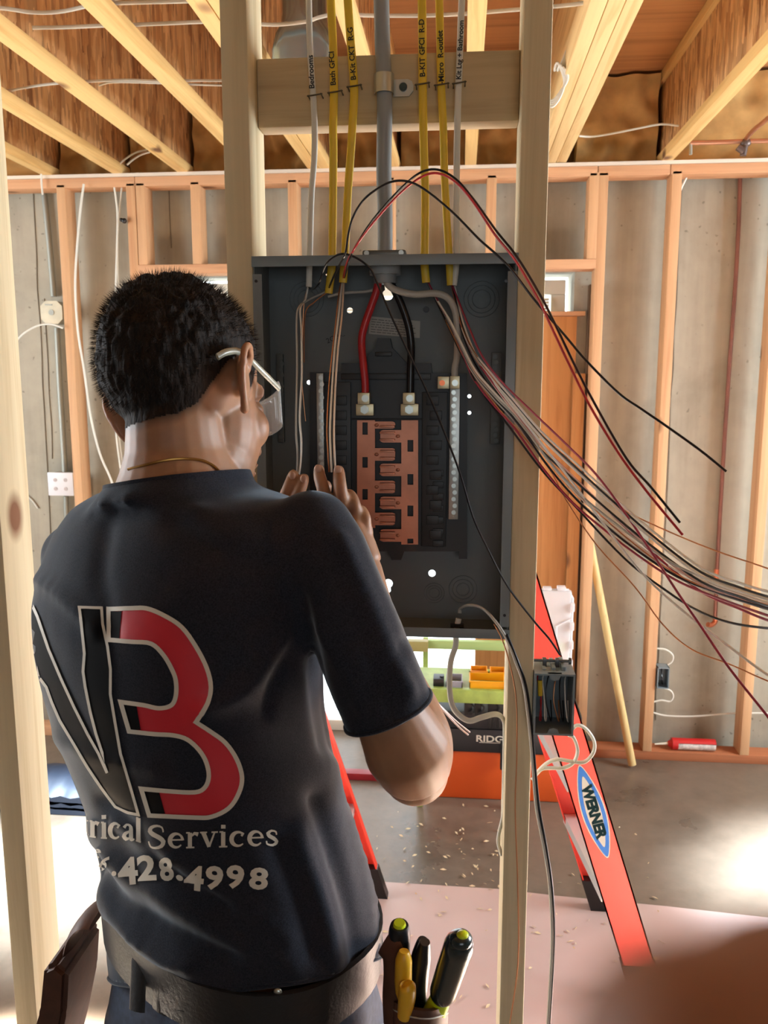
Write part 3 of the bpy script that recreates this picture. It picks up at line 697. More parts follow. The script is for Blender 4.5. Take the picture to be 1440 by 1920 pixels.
def jit(pts, s, amp, dy=0, spread=1):
    r_ = random.Random(s); n = len(pts); o = []; a = r_.uniform(-1, 1); b_ = r_.uniform(-1, 1)
    for i, (x, y) in enumerate(pts):
        k = min(1, i/3); u = i/(n-1)
        o.append((x+k*amp*(a*math.sin(u*5+s)+b_*.5), y+k*amp*(b_*math.cos(u*7+s*2)+a*.6)+dy*u*spread))
    return o
wires(c4, [('black_wire', M_blkw, fanpath(jit(G1, 1, 5, 6), YM, .86)), ('red_wire', M_maro, fanpath(jit(G1, 2, 6, 14), YM, .85)),
           ('white_wire', M_whtw, fanpath(jit(G1, 3, 6, -12), YM, .87)), ('bare_ground_wire', M_bare, fanpath([(799, 522), (820, 570), (850, 630), (880, 690), (930, 760), (985, 822), (1031, 880), (1066, 944), (1119, 1022), (1190, 1100), (1243, 1171), (1296, 1217), (1367, 1245), (1440, 1277)], YM, .9)),
           ('white_wire', M_gryw, fanpath(jit(G1, 5, 7, 2), YM, .88)),
           ('black_wire', M_blkw, fanpath([(800, 526), (830, 590), (868, 670), (905, 738), (955, 800), (1015, 880), (1070, 940), (1172, 1048), (1250, 1108), (1307, 1144), (1367, 1167), (1440, 1178), (1500, 1180)], YM, .88))])
wires(c5, [('black_wire', M_blkw, fanpath(jit(G2, 11, 5, 4), YM, .86)), ('red_wire', M_maro, fanpath([(846, 530), (862, 570), (879, 613), (903, 666), (939, 714), (996, 770), (1063, 834), (1119, 891), (1172, 962), (1222, 1036), (1268, 1107), (1314, 1174), (1367, 1252), (1440, 1344), (1470, 1385)], YM, .82)),
           ('white_wire', M_whtw, fanpath(jit(G2, 13, 6, -6), YM, .84)), ('bare_ground_wire', M_bare, fanpath([(845, 532), (866, 612), (892, 664), (930, 716), (990, 790), (1060, 860), (1130, 930), (1176, 960), (1250, 995), (1340, 1032), (1440, 1066), (1500, 1090)], YM, .9)),
           ('white_wire', plain('pinkish_insulation', srgb(214, 180, 168), .4), fanpath(jit(G2, 15, 7, 18), YM, .86)), ('red_wire', M_maro, fanpath(jit(G2, 16, 6, 52), YM, .87))])
wires(c6, [('white_wire', M_whtw, fanpath([(851, 530), (870, 610), (900, 680), (945, 742), (1000, 812), (1070, 900), (1130, 980), (1190, 1058), (1229, 1100), (1296, 1158), (1367, 1212), (1440, 1266)], YM, .84)),
           ('black_wire', M_blkw, fanpath(jit(G2, 22, 8, 26), YM, .85)), ('white_wire', M_whtw, fanpath(jit(G2, 23, 7, 10), YM, .82)),
           ('white_wire', M_gryw, fanpath(jit(G1, 24, 8, -18), YM, .84)), ('bare_ground_wire', M_bare, fanpath(jit(G1, 25, 9, -4), YM, .86))])

# ---- bottom of the panel
c7 = cable('white cable dropping from the panel bottom and running down the right post', M_wsh, [(860, 1160, YK), (857, 1175, YK), (855, 1192, YK), (854, 1212, YK), (845, 1242, YK), (843, 1291, YK), (851, 1329, YK), (877, 1351, YK-.01), (903, 1345, YK-.01), (930, 1339, YK), (944, 1350, 1.235), (946, 1378, 1.24), (944.5, 1450, 1.24), (944, 1520, 1.24), (936, 1560, 1.235), (934, 1580, 1.23), (940, 1602, 1.23)], .0088, .0055)
bm = B(); c = P(857, 1172, YK); tube(bm, [c+Vector((-.010, 0, .0)), c+Vector((.010, 0, 0))], 1, n=12, smooth=0, flat=(.010, .003, (0, 1, 0)))
tag(obj('cable_bushing', bm, M_blk2), 'black bushing in the panel floor around the bottom cable', 'bushing')
YF = YS-.012
t = cable('grey cable looping out of the panel bottom and hanging down the right post', M_gryw, [(862, 1150, YK), (864, 1141, YK), (879, 1135, YK-.02), (903, 1140, 1.20), (927, 1163, 1.18), (950, 1198, YF), (967, 1242, YF), (981, 1282, YF), (989, 1335, YF), (995, 1393, YF), (1000, 1452, YF), (1006, 1518, YF), (1021, 1596, YF), (1031, 1669, YF), (1035, 1767, YF), (1027, 1918, YF), (1020, 1990, YF)], .0060, .0045)
bm = B(); tube(bm, PP([(950, 1190, YF-.002), (970, 1240, YF), (985, 1284, YF-.001), (993, 1335, YF), (999, 1393, YF), (1004, 1452, YF), (1011, 1518, YF), (1025, 1596, YF), (1035, 1669, YF), (1038, 1767, YF), (1030, 1918, YF), (1024, 1990, YF)]), .0024, n=8)
tag(obj('black_wire', bm, M_blkw), 'black wire hanging beside the grey cable down the right post', 'wire')
bm = B(); tube(bm, PP([(926, 1170, YF), (940, 1195, YF), (955, 1242, YF), (968, 1312, YF), (969, 1417, YS-.002), (966, 1518, YS-.002), (971, 1669, YS-.002), (971, 1806, YS-.002), (956, 1918, YS-.002)]), .0010, n=6)
tag(obj('bare_wire', bm, M_bare), 'thin bare copper wire hanging down the face of the right post', 'wire')
for k, (a, b_) in enumerate((((842, 1340), (881, 1373)), ((846, 1348), (878, 1378)))):
    bm = B(); tube(bm, [P(742+k*6, 1188, 1.262), P(770+k*4, 1262, 1.27), P(a[0], a[1], 1.29), P(b_[0], b_[1], 1.3)], .0016, n=7)
    tag(obj('loose_wire', bm, bpy.data.materials['pinkish_insulation']), 'short pinkish wire end poking out behind the elbow, %s of the two' % ('upper', 'lower')[k], 'wire', 'loose wire ends behind the elbow')

# ---- outlet box on the right post
M_boxg = plain('outlet_box_plastic', srgb(118, 132, 138), .45)
xb0, xb1 = XR+.0385, P(1078, 1300, 1.175).x
zb1, zb0 = P(1040, 1264, 1.175).z, P(1040, 1379, 1.175).z
t = thing('outlet_box', 'grey plastic outlet box nailed to the right post with wires tucked inside', 'outlet box', (xb0, 1.2, zb0))
bm = B(); d_ = .062; w_ = .0028
box(bm, (xb0, 1.175, zb0), (xb0+w_, 1.175+d_, zb1)); box(bm, (xb1-w_, 1.175, zb0), (xb1, 1.175+d_, zb1)); box(bm, (xb0+w_, 1.175, zb1-w_), (xb1-w_, 1.175+d_, zb1))
box(bm, (xb0+w_, 1.175, zb0), (xb1-w_, 1.175+d_, zb0+w_)); box(bm, (xb0, 1.175+d_, zb0), (xb1, 1.175+d_+w_, zb1))
for zz, s in ((zb1, -1), (zb0, 1)):
    cx = (xb0+xb1)/2; a = [(cx-.010, zz), (cx+.010, zz), (cx+.006, zz+s*.009), (cx, zz+s*.011), (cx-.006, zz+s*.009)]
    extrude_poly(bm, [Vector((u, 1.176, v)) for u, v in a], (0, .006, 0))
for k in (-1, 0, 1):
    box(bm, ((xb0+xb1)/2+k*.014-.003, 1.19, zb1), ((xb0+xb1)/2+k*.014+.003, 1.175+d_, zb1+.004+.002*k), .001)
obj('box_body', bm, M_boxg, t)
bm = B(); a = Vector((xb0-.02+.02, 1.215, zb1+.010)); cyl(bm, (xb0, 1.21, zb1+.0085), (xb1-.004, 1.21, zb1+.0085), .0022, 10); cyl(bm, (xb1-.006, 1.21, zb1+.0085), (xb1-.002, 1.21, zb1+.0085), .005, 12)
box(bm, (xb0+.014, 1.205, zb1), (xb0+.020, 1.215, zb1+.012), .001); box(bm, (xb1-.026, 1.205, zb1), (xb1-.020, 1.215, zb1+.012), .001)
obj('mounting_nail', bm, plain('nail_steel', srgb(90, 92, 94), .35, .8), t)
rnd = random.Random(8)
cx = (xb0+xb1)/2; cz = (zb0+zb1)/2
for i, (m_, nm_) in enumerate(((M_redw, 'red_wire'), (M_whtw, 'white_wire'), (M_blkw, 'black_wire'), (M_bare, 'bare_ground_wire'), (M_blkw, 'black_wire'), (M_whtw, 'white_wire'))):
    u = xb0+.008+i*.008+rnd.uniform(-.002, .002); bm = B()
    tube(bm, [Vector((u+.01, 1.228, zb1-.01)), Vector((u, 1.205, cz+.03)), Vector((u+rnd.uniform(-.006, .006), 1.195, cz)), Vector((u+.004, 1.195, cz-.03)), Vector((u+.008, 1.21, cz-.036)), Vector((u+.007, 1.22, cz-.01))], .0011, n=6)
    obj(nm_, bm, m_, t)
bm = B(); tube(bm, [Vector((xb0+.01, 1.2, cz+.028)), Vector((xb0+.011, 1.197, cz+.005))], .0035, n=8, smooth=0); obj('wire_nut', bm, M_yel, t)
YW = 1.28
for k, pts in enumerate(([(1068, 1372), (1082, 1360), (1099, 1367), (1114, 1390), (1112, 1412), (1095, 1429), (1068, 1427), (1045, 1424), (1024, 1432), (1000, 1456)],
                         [(1066, 1378), (1076, 1384), (1083, 1408), (1075, 1430), (1056, 1440), (1032, 1440), (1014, 1443), (998, 1462)])):
    bm = B(); tube(bm, PP(pts, YW), .0040, n=10, flat=(.0046, .0028, (0, 1, 0)))
    tag(obj('romex_cable', bm, M_wsh), 'white cable making the %s loop beneath the grey outlet box' % ('wider', 'tighter')[k], 'cable', 'white loops beneath the outlet box')
# ================================================================== the far side: ladders, toolbox, clutter
M_lad = plain('ladder_red', srgb(232, 62, 44), .42, nscale=4, namt=.05)
M_ladp = plain('ladder_red_web', srgb(236, 84, 74), .5, nscale=5, namt=.05)
M_alu = plain('ladder_aluminium', srgb(214, 214, 210), .35, .55)
M_orange = plain('toolbox_orange', srgb(216, 88, 30), .45)
def stepladder(label, xf, yn, yf, slope=.322, top=1.75, web=.082, steps=5, sticker=False, rear=True):
    """rails lean in x; xf = x of the outer edge of the near rail at the floor; rails in planes y=yn and y=yf"""
    t = thing('stepladder', label, 'stepladder', (xf, (yn+yf)/2, 0))
    ang = math.atan(slope); offx = {yn: 0, yf: -.05 if sticker else 0}; cur = [0]; wx = web/math.cos(ang)
    def X(z, u): return xf-slope*z-wx*(1-u)+cur[0]          # u 0 inner edge .. 1 outer edge
    def quad(u0, u1, y0, y1, z0, z1): return [Vector((X(z0, u0), y0, z0)), Vector((X(z0, u1), y0, z0)), Vector((X(z1, u1), y0, z1)), Vector((X(z1, u0), y0, z1))]
    for y, s in ((yn, 1), (yf, -1)):
        cur[0] = offx[y]; s = s*(1 if yf > yn else -1)
        bm = B(); z0, z1 = .04, top
        extrude_poly(bm, quad(0, 1, y, 0, z0, z1), (0, .003*s, 0), 0)
        extrude_poly(bm, quad(0, .05, y, 0, z0, z1), (0, .028*s, 0), 1); extrude_poly(bm, quad(.95, 1, y, 0, z0, z1), (0, .028*s, 0), 1)
        obj('rail', bm, [M_ladp if sticker else M_lad, M_lad], t, smooth=False)
        bm = B(); extrude_poly(bm, quad(-.04, 1.04, y-.004*s, 0, .0, .10), (0, .036*s, 0)); obj('rubber_foot', bm, M_blk2, t, smooth=False)
    cur[0] = offx[yf]/2
    for k in range(steps):
        z = .30+.30*k
        if z > top-.1: break
        bm = B(); x0_, x1_ = X(z, .04), X(z, .93)
        lo, hi = min(yn, yf)+.004, max(yn, yf)-.004
        box(bm, (x0_, lo, z), (x1_, hi, z+.003)); box(bm, (x0_, lo, z-.024), (x0_+.003, hi, z)); box(bm, (x1_-.003, lo, z-.02), (x1_, hi, z))
        shx = offx[yf]*(1 if yf > yn else -1)
        for v in bm.verts: v.co.x += shx*((v.co.y-lo)/(hi-lo)-.5)
        for j in range(0): a = x0_+(x1_-x0_)*(j+.5)/7; box(bm, (a-.0025, lo, z+.003), (a+.0025, hi, z+.0048))
        obj('step', bm, M_alu, t, smooth=False)
    lo, hi = min(yn, yf)-.02, max(yn, yf)+.02
    bm = B(); box(bm, (X(top, -.9), lo, top), (X(top, 1.15), hi, top+.045), .01); obj('top_cap', bm, M_lad, t)
    if rear:
        for y in (yn, yf):
            bm = B(); s = -slope*.9; xt = X(top, .1)
            a = [Vector((xt-.03, y, top)), Vector((xt, y, top)), Vector((xt+(top-.02)*s, y, .02)), Vector((xt+(top-.02)*s-.03, y, .02))]
            a = [Vector((xt-.035, y, top)), Vector((xt, y, top)), Vector((xt-top*.5, y, .0)), Vector((xt-top*.5-.035, y, .0))]
            extrude_poly(bm, a, (0, .025 if y == min(yn, yf) else -.025, 0)); obj('rear_leg', bm, M_lad, t, smooth=False)
        for z in (.35, .95):
            bm = B(); xx = X(top, .1)-.5*(top-z)-.02; tube(bm, [Vector((xx, lo+.02, z)), Vector((xx, hi-.02, z))], .011, n=10, smooth=0); obj('rear_brace', bm, M_alu, t)
    if sticker:
        # oval maker's badge on the near web
        c = P(1113, 1522, yn-.001); d = Vector((slope, 0, -1)).normalized(); n = Vector((0, -1, 0)); u = d.cross(n).normalized()
        L = (P(1138, 1610, yn)-P(1084, 1436, yn)).length/2; W = .031
        def oval(l, w, off): return [c+n*off+d*(math.cos(2*PI*i/48)*l)+u*(math.copysign(abs(math.sin(2*PI*i/48))**1.0, math.sin(2*PI*i/48))*w*(1-.45*abs(math.cos(2*PI*i/48))**2)) for i in range(48)]
        for nm_, l, w, off, m_ in (('badge_border', L, W, .0003, M_white), ('badge_blue', L*.97, W*.90, .0007, plain('badge_blue', srgb(20, 84, 156), .6, spec=.2)), ('badge_centre', L*.76, W*.60, .0011, plain('badge_white', srgb(206, 208, 200), .6, spec=.2))):
            bm = B(); extrude_poly(bm, oval(l, w, off), tuple(n*.0003)); obj(nm_, bm, m_, t, smooth=False)
        bm = B(); ms = Matrix(((d.x, -u.x, n.x, c.x), (d.y, -u.y, n.y, c.y-.0017), (d.z, -u.z, n.z, c.z), (0, 0, 0, 1)))
        put_text(bm, 'WERNER', .036, ms, .0022, sx=1.0)
        # make sure the word reads outward
        obj('badge_lettering', bm, plain('badge_ink', srgb(10, 30, 34), .9, spec=.05), t, smooth=False)
    return t
# near rail outer edge meets the floor where the photo's line runs
stepladder('red stepladder with a blue and white maker badge behind the right post', .391+.322*.562-.012, 2.0, 2.40, top=1.40, sticker=True, steps=5, rear=False)
xf2 = PZ(720, 1672, 0).x
stepladder('red stepladder seen between the worker and his elbow', xf2+.012, 2.40, 2.0, slope=.32, top=1.15, web=.075, rear=False)

# red strip lying on the floor
a, b_ = PZ(640, 1458, 0), PZ(740, 1460, 0)
board('metal_strip', (a.x-.5, a.y-.02, .001), (b_.x, a.y+.025, .03), plain('dark_red_paint', srgb(150, 30, 44), .4), 'dark red metal strip lying on the floor left of the elbow', 'strip')

# toolbox
YT = 3.02
t = thing('toolbox', 'black and orange stacked toolbox on the floor in front of the glass door', 'toolbox', (P(900, 1400, YT).x, YT, 0))
x0, x1 = P(790, 1450, YT).x, P(1094, 1450, YT).x
zm, zl, zt_ = P(900, 1412, YT).z, P(900, 1372, YT).z, P(900, 1340, YT).z
bm = B(); box(bm, (x0+.01, YT+.01, .0), (x1-.01, YT+.33, zm), .012); obj('base_bin', bm, M_orange, t)
bm = B(); box(bm, (x0, YT, zm), (x1, YT+.34, zl+.01), .012); box(bm, (x0+.012, YT-.004, zl+.01), (x1-.012, YT+.33, zt_+.012), .014); lid = obj('lid', bm, plain('toolbox_black', srgb(38, 40, 44), .45), t)
bm = B()
for k in range(9): a = P(915+k*9, 1362, YT).x; box(bm, (a, YT-.010, zl+.02), (a+.010, YT-.002, zt_+.005), .002)
obj('lid_ribs', bm, M_blk, lid)
bm = B(); a, b_ = P(938, 1400, YT), P(944, 1440, YT); box(bm, (a.x, YT-.02, b_.z), (b_.x, YT, a.z+.03), .004); obj('latch', bm, M_blk, t)
bm = B(); c = P(929, 1386.5, YT-.006); put_text(bm, 'RIDGID', .036, frame(c, (1, 0, 0), (0, 0, 1)), .0008, sx=1.25)
c2_ = P(929, 1393, YT-.006); box(bm, (c2_.x-.062, c2_.y, c2_.z-.0015), (c2_.x+.06, c2_.y+.0008, c2_.z+.0005)); obj('maker_name', bm, M_white, t, smooth=False)
# open tray above: bench of two green rails with yellow bins
YG = 2.92
M_green = plain('green_rail', srgb(150, 172, 84), .45, nscale=20, namt=.25)
t = thing('work_stand', 'low stand of yellow-green metal rails across the bright doorway, behind the elbow', 'stand', (P(850, 1310, YG).x, YG, 0))
xa, xb_ = P(772, 1300, YG).x, P(1046, 1300, YG).x
z1_, z0_ = P(880, 1294, YG).z, P(880, 1319, YG).z
bm = B(); box(bm, (xa, YG, z0_), (xb_, YG+.03, z1_), .003); obj('front_rail', bm, M_green, t)
YG2 = 3.36
z3, z2 = P(880, 1203, YG2).z, P(880, 1219, YG2).z
bm = B(); box(bm, (P(803, 1210, YG2).x, YG2, z2), (P(1060, 1210, YG2).x, YG2+.03, z3), .003); obj('back_rail', bm, plain('pale_green_rail', srgb(166, 190, 120), .5), t)
bm = B(); box(bm, (P(764, 1210, YG2).x, YG2-.02, z2-.008), (P(803, 1210, YG2).x, YG2+.02, z3), .003); obj('rail_block', bm, plain('olive_block', srgb(150, 140, 84), .5), t)
for xx in (xa+.02, P(968, 1400, YG).x):
    bm = B(); box(bm, (xx, YG+.031, 0), (xx+.022, YG+.053, z0_+.02), .002); obj('leg', bm, M_green, t)
    bm = B(); box(bm, (xx, YG2+.031, 0), (xx+.022, YG2+.05, z3), .002); obj('leg', bm, M_green, t)
bm = B(); box(bm, (xa, YG+.03, z1_-.012), (xb_, YG+.24, z1_-.002), .002); obj('shelf', bm, M_green, t)
# yellow bins on the stand
M_binY = plain('bin_yellow', srgb(246, 176, 20), .4, sss=0)
def tray(xa_, xb__, ya, yb, Y, d_, label, grp, m=M_binY):
    p0, p1 = P(xa_, yb, Y), P(xb__, ya, Y); w2 = .003; bm = B()
    box(bm, (p0.x, Y, p0.z), (p1.x, Y+w2, p1.z)); box(bm, (p0.x, Y+d_, p0.z), (p1.x, Y+d_+w2, p1.z)); box(bm, (p0.x, Y, p0.z), (p0.x+w2, Y+d_, p1.z)); box(bm, (p1.x-w2, Y, p0.z), (p1.x, Y+d_, p1.z)); box(bm, (p0.x, Y, p0.z), (p1.x, Y+d_, p0.z+w2))
    box(bm, (p0.x-.002, Y-.003, p1.z-.004), (p1.x+.002, Y, p1.z+.001), .001)
    return tag(obj('parts_bin', bm, m), label, 'bin', grp)
zz = z1_
g_ = 'parts bins on the green stand'
tray(880, 948, 1279, 1293.5, YG+.02, .09, 'long orange-yellow bin in front of two upper bins on the green stand', g_)
tray(882, 914, 1259, 1277, YG+.14, .06, 'left upper amber bin on the green stand', g_, plain('bin_amber', srgb(232, 150, 24), .4))
tray(919, 948, 1261, 1278, YG+.14, .06, 'right upper amber bin on the green stand, beside the right post', g_, bpy.data.materials['bin_amber'])
board('bin_riser', (P(878, 1279, YG+.14).x, YG+.135, z1_-.002), (P(950, 1279, YG+.14).x, YG+.215, P(900, 1278, YG+.14).z-.001), M_binY, 'yellow riser block under the two upper bins', 'block')
tray(836, 867, 1278, 1293.5, YG+.02, .08, 'grey bin left of the yellow ones on the green stand', g_, plain('bin_grey', srgb(150, 150, 160), .5))
bm = B(); p = P(822, 1283, YG+.02); box(bm, (p.x-.02, YG+.03, z1_-.002), (p.x+.02, YG+.09, z1_+.028), .004); cyl(bm, (p.x+.012, YG+.05, z1_+.028), (p.x+.012, YG+.05, z1_+.034), .008, 12)
tag(obj('charger_block', bm, M_blk), 'small black device on the left end of the green stand', 'device')
# black clamps hanging under the stand
for k, (px, w_) in enumerate(((878, 16), (896, 14), (925, 22))):
    bm = B(); p = P(px, 1322, YG+.08); box(bm, (p.x-w_/FPX*1.5, YG+.06, zt_+.013), (p.x+w_/FPX*1.5, YG+.10, z0_+.0), .004); tube(bm, [Vector((p.x+.01, YG+.05, z0_-.02)), Vector((p.x+.022, YG+.05, z0_-.035)), Vector((p.x+.015, YG+.05, z0_-.05)), Vector((p.x, YG+.05, z0_-.055))], .004, n=8)
    tag(obj('power_tool', bm, M_blk), 'black tool on the toolbox lid under the green stand, %s of three' % ('left', 'middle', 'right')[k], 'tool', 'black tools on the toolbox lid')
# clear organiser case standing behind the ladder
YO = 2.90
p0, p1 = P(1030, 1338, YO), P(1079, 1106, YO)
t = thing('organizer_case', 'clear plastic organiser case standing upright behind the red ladder', 'case', (p0.x, YO, p0.z))
M_clear = glass('clear_plastic', (.92, .94, .95), .45, .18)
xa = p0.x-.14
bm = B(); box(bm, (xa, YO+.02, p0.z), (p1.x-.008, YO+.05, p1.z-.01), .01); obj('shell', bm, M_clear, t)
M_cw = plain('case_rim', srgb(226, 226, 228), .3)
bm = B(); zc = p1.z-.01
rim = [Vector((xa, YO+.035, p0.z+.008)), Vector((p1.x-.004, YO+.035, p0.z+.008)), Vector((p1.x-.004, YO+.035, zc-.03)), Vector((p1.x-.02, YO+.035, zc)), Vector((xa, YO+.035, zc))]
tube(bm, rim, .005, n=8, smooth=0, closed=True)
for k in range(6): zz = p0.z+.03+k*.07; box(bm, (p1.x-.012, YO+.01, zz), (p1.x+.002, YO+.06, zz+.03), .003)
box(bm, (p1.x-.06, YO+.02, zc), (p1.x-.03, YO+.05, zc+.014), .003); box(bm, (p1.x-.11, YO+.02, zc), (p1.x-.08, YO+.05, zc+.010), .003)
tube(bm, [Vector((p1.x-.01, YO+.015, zc-.10)), Vector((p1.x-.06, YO+.015, zc-.13)), Vector((p1.x-.06, YO+.015, zc-.2))], .003, n=6, smooth=0)
obj('rim', bm, M_cw, t)

# leaning stick, caulk tube, small box, cables, pipes on the back wall
a, b_ = P(1113, 1030, 3.50), P(1184, 1384, 3.40); b_.z = max(b_.z, .02)
b_ = Vector((b_.x, 3.36, .012)); a = P(1100, 985, 3.50)
bm = B(); tube(bm, [a, a.lerp(b_, .5), b_], .0165, n=16, smooth=4); tag(obj('wooden_pole', bm, wood('pole_wood', srgb(214, 186, 128), srgb(176, 140, 84), 2, rough=.5)), 'pale round pole leaning in the bay right of the door opening', 'pole')
t = thing('caulk_tube', 'red and white caulk tube lying on the bottom plate between two studs', 'caulk tube', tuple(P(1290, 1385, 3.46)))
zc = .038+.0255; xa, xb_ = P(1262, 1385, 3.47).x, P(1341, 1385, 3.47).x
bm = B(); cyl(bm, (xa, 3.475, zc), (xb_, 3.475, zc), .025, 24); body = obj('tube_body', bm, plain('tube_print', srgb(214, 204, 196), .4, nscale=60, namt=.35), t)
bm = B(); cyl(bm, (xa-.004, 3.475, zc), (xa+.02, 3.475, zc), .0256, 24); tube(bm, [Vector((xa-.004, 3.475, zc)), Vector((xa-.02, 3.475, zc))], [.02, .01], n=16, smooth=0); obj('end_cap', bm, plain('cap_red', srgb(190, 34, 34), .4), t)
bm = B(); cyl(bm, (xa+.02, 3.475, zc), (xb_+.002, 3.475, zc), .0253, 24)
for v in bm.verts: 
    if v.co.z < zc+.012: v.co.z = zc+.012
obj('red_stripe', bm, bpy.data.materials['cap_red'], t)
bm = B(); tube(bm, [Vector((xa-.02, 3.475, zc)), Vector((xa-.075, 3.475, zc-.006))], [.006, .003], n=10, smooth=0); obj('nozzle', bm, M_white, t)
# blue box near the floor
p0, p1 = P(1232, 1291, YB-.01), P(1256, 1253, YB-.01)
t = thing('outlet_box', 'small blue-grey outlet box on the stud near the floor at the right', 'outlet box', (p0.x, YB, p0.z))
bm = B()
box(bm, (p0.x, YB-.01, p0.z), (p0.x+.003, YB+.05, p1.z)); box(bm, (p1.x-.003, YB-.01, p0.z), (p1.x, YB+.05, p1.z)); box(bm, (p0.x, YB-.01, p0.z), (p1.x, YB+.05, p0.z+.003)); box(bm, (p0.x, YB-.01, p1.z-.003), (p1.x, YB+.05, p1.z)); box(bm, (p0.x, YB+.047, p0.z), (p1.x, YB+.05, p1.z))
obj('box_body', bm, M_boxg, t); bm = B(); tube(bm, [Vector(((p0.x+p1.x)/2, YB+.03, p1.z-.005)), Vector(((p0.x+p1.x)/2-.005, YB, (p0.z+p1.z)/2)), Vector(((p0.x+p1.x)/2+.005, YB+.02, p0.z+.01))], .003, n=6); obj('black_wire', bm, M_blkw, t)
def wallcable(label, pts, Y=3.50, w=.008, m=M_wsh, grp='white cables on the back wall', name='romex_cable', r=None):
    bm = B(); pp = PP(pts, Y)
    if r: tube(bm, pp, r, n=8, smooth=6)
    else: tube(bm, pp, 1, n=8, smooth=6, flat=(w/2, .0035, (1, 0, .2)))
    return tag(obj(name, bm, m), label, 'cable', grp)
wallcable('white cable looping over the small outlet box near the floor', [(1232, 1216), (1248, 1218), (1261, 1228), (1260, 1240), (1250, 1248), (1246, 1256)])
wallcable('white cable looping beneath the small outlet box near the floor', [(1246, 1290), (1258, 1296), (1262, 1306), (1256, 1315), (1240, 1313), (1226, 1316)])
wallcable('white cable running low along the back wall at the right', [(1224, 1336), (1250, 1342), (1300, 1343), (1370, 1338), (1440, 1337), (1500, 1337)], Y=3.535)
wallcable('thin white cable hanging from the plate beside the stud at the upper right', [(1292, 324), (1286, 335), (1277, 354), (1272, 372)])
wallcable('long white cable hanging in the left bay and curving down to the worker\'s shoulder', [(157, 345), (150, 400), (144, 470), (141, 540), (146, 620), (157, 690), (170, 780), (187, 850), (209, 902), (225, 960)], Y=3.42, w=.010)
wallcable('left of a twin pair of white cables hanging behind the head', [(214, 350), (220, 400), (219, 470), (217, 560), (219, 700), (217, 800), (226, 880), (232, 930)], Y=3.45)
wallcable('right of a twin pair of white cables hanging behind the head', [(229, 345), (222, 420), (220, 480), (223, 560), (226, 700), (222, 800), (231, 880), (236, 930)], Y=3.46)
wallcable('white cable arching out from the junction box to the left post', [(30, 640), (45, 625), (70, 611), (95, 608), (118, 615)], Y=3.42)
wallcable('short white cable end at the left post', [(48, 928), (60, 938), (71, 953)], Y=3.573)
wallcable('pair of white cables dropping over the plate at the upper left', [(224, 308), (235, 298), (255, 286), (275, 281)], Y=3.42)
wallcable('lower white cable dropping over the plate at the upper left', [(238, 309), (250, 299), (265, 290), (281, 285)], Y=3.41)
wallcable('grey cable crossing the plate above the conduit', [(62, 245), (52, 265), (55, 285), (66, 300), (76, 318), (78, 345), (80, 365)], Y=3.42)
# conduit, junction box, switch plate on the concrete at the left
M_cond = plain('conduit_grey', srgb(150, 150, 140), .45, .3)
bm = B(); tube(bm, PP([(81, 345), (87, 400), (94, 470), (101, 556)], 3.56), .0125, n=12); tag(obj('conduit', bm, M_cond), 'grey conduit running down into the junction box at the left', 'conduit')
bm = B(); tube(bm, PP([(107, 615), (112, 720), (117, 800), (122, 886)], 3.56), .0125, n=12); tag(obj('conduit', bm, M_cond), 'grey conduit between the junction box and the switch plate', 'conduit')
bm = B(); tube(bm, PP([(124, 930), (126, 990), (130, 1100), (133, 1200)], 3.56), .0115, n=12); tag(obj('conduit', bm, M_cond), 'grey conduit below the switch plate', 'conduit')
p = P(97, 586, 3.50)
t = thing('junction_box', 'cream octagonal junction box on the concrete wall at the left', 'junction box', tuple(p))
bm = B(); s = .047
oc = [(-s, -s*.55), (-s*.55, -s), (s*.55, -s), (s, -s*.55), (s, s*.55), (s*.55, s), (-s*.55, s), (-s, s*.55)]
extrude_poly(bm, [Vector((p.x+u, 3.50, p.z+v)) for u, v in oc], (0, .078, 0)); obj('box_body', bm, M_cond, t, smooth=False)
bm = B(); extrude_poly(bm, [Vector((p.x+u*1.03, 3.497, p.z+v*1.03)) for u, v in oc], (0, .003, 0)); obj('cover', bm, plain('cover_cream', srgb(206, 198, 172), .5, nscale=12), t, smooth=False)
bm = B(); cyl(bm, (p.x, 3.4945, p.z), (p.x, 3.497, p.z), .012, 20); box(bm, (p.x-.026, 3.495, p.z+.030), (p.x+.006, 3.497, p.z+.035)); obj('knockout', bm, M_cond, t)
p0, p1 = P(92, 929, 3.50), P(137, 886, 3.50)
t = thing('switch_plate', 'white double outlet cover plate on the conduit at the left', 'cover plate', (p0.x, 3.5, p0.z))
bm = B(); box(bm, (p0.x, 3.495, p0.z), (p1.x, 3.503, p1.z), .003); obj('plate', bm, plain('plate_white', srgb(224, 220, 222), .4), t)
bm = B(); box(bm, (p0.x+.006, 3.503, p0.z+.004), (p1.x-.006, 3.578, p1.z-.004), .003); obj('back_box', bm, M_cond, t)
for fx in (.3, .7):
    for fz in (.3, .68):
        bm = B(); c = Vector((p0.x+(p1.x-p0.x)*fx, 3.4935, p0.z+(p1.z-p0.z)*fz)); tube(bm, [c, c+Vector((0, .002, 0))], .0085, n=14, smooth=0)
        for s_ in (-1, 1): box(bm, (c.x+s_*.003-.0008, 3.4925, c.z-.003), (c.x+s_*.003+.0008, 3.4937, c.z+.003))
        obj('receptacle_face', bm, plain('receptacle', srgb(190, 178, 176), .4), t)
bm = B(); p = P(233, 414, YB-.012); ell(bm, p, (.010, .012, .011)); ell(bm, p+Vector((-.012, 0, .004)), (.008, .008, .008)); tag(obj('pipe_clip', bm, M_blk2), 'small black clip on the left full-height stud', 'clip')

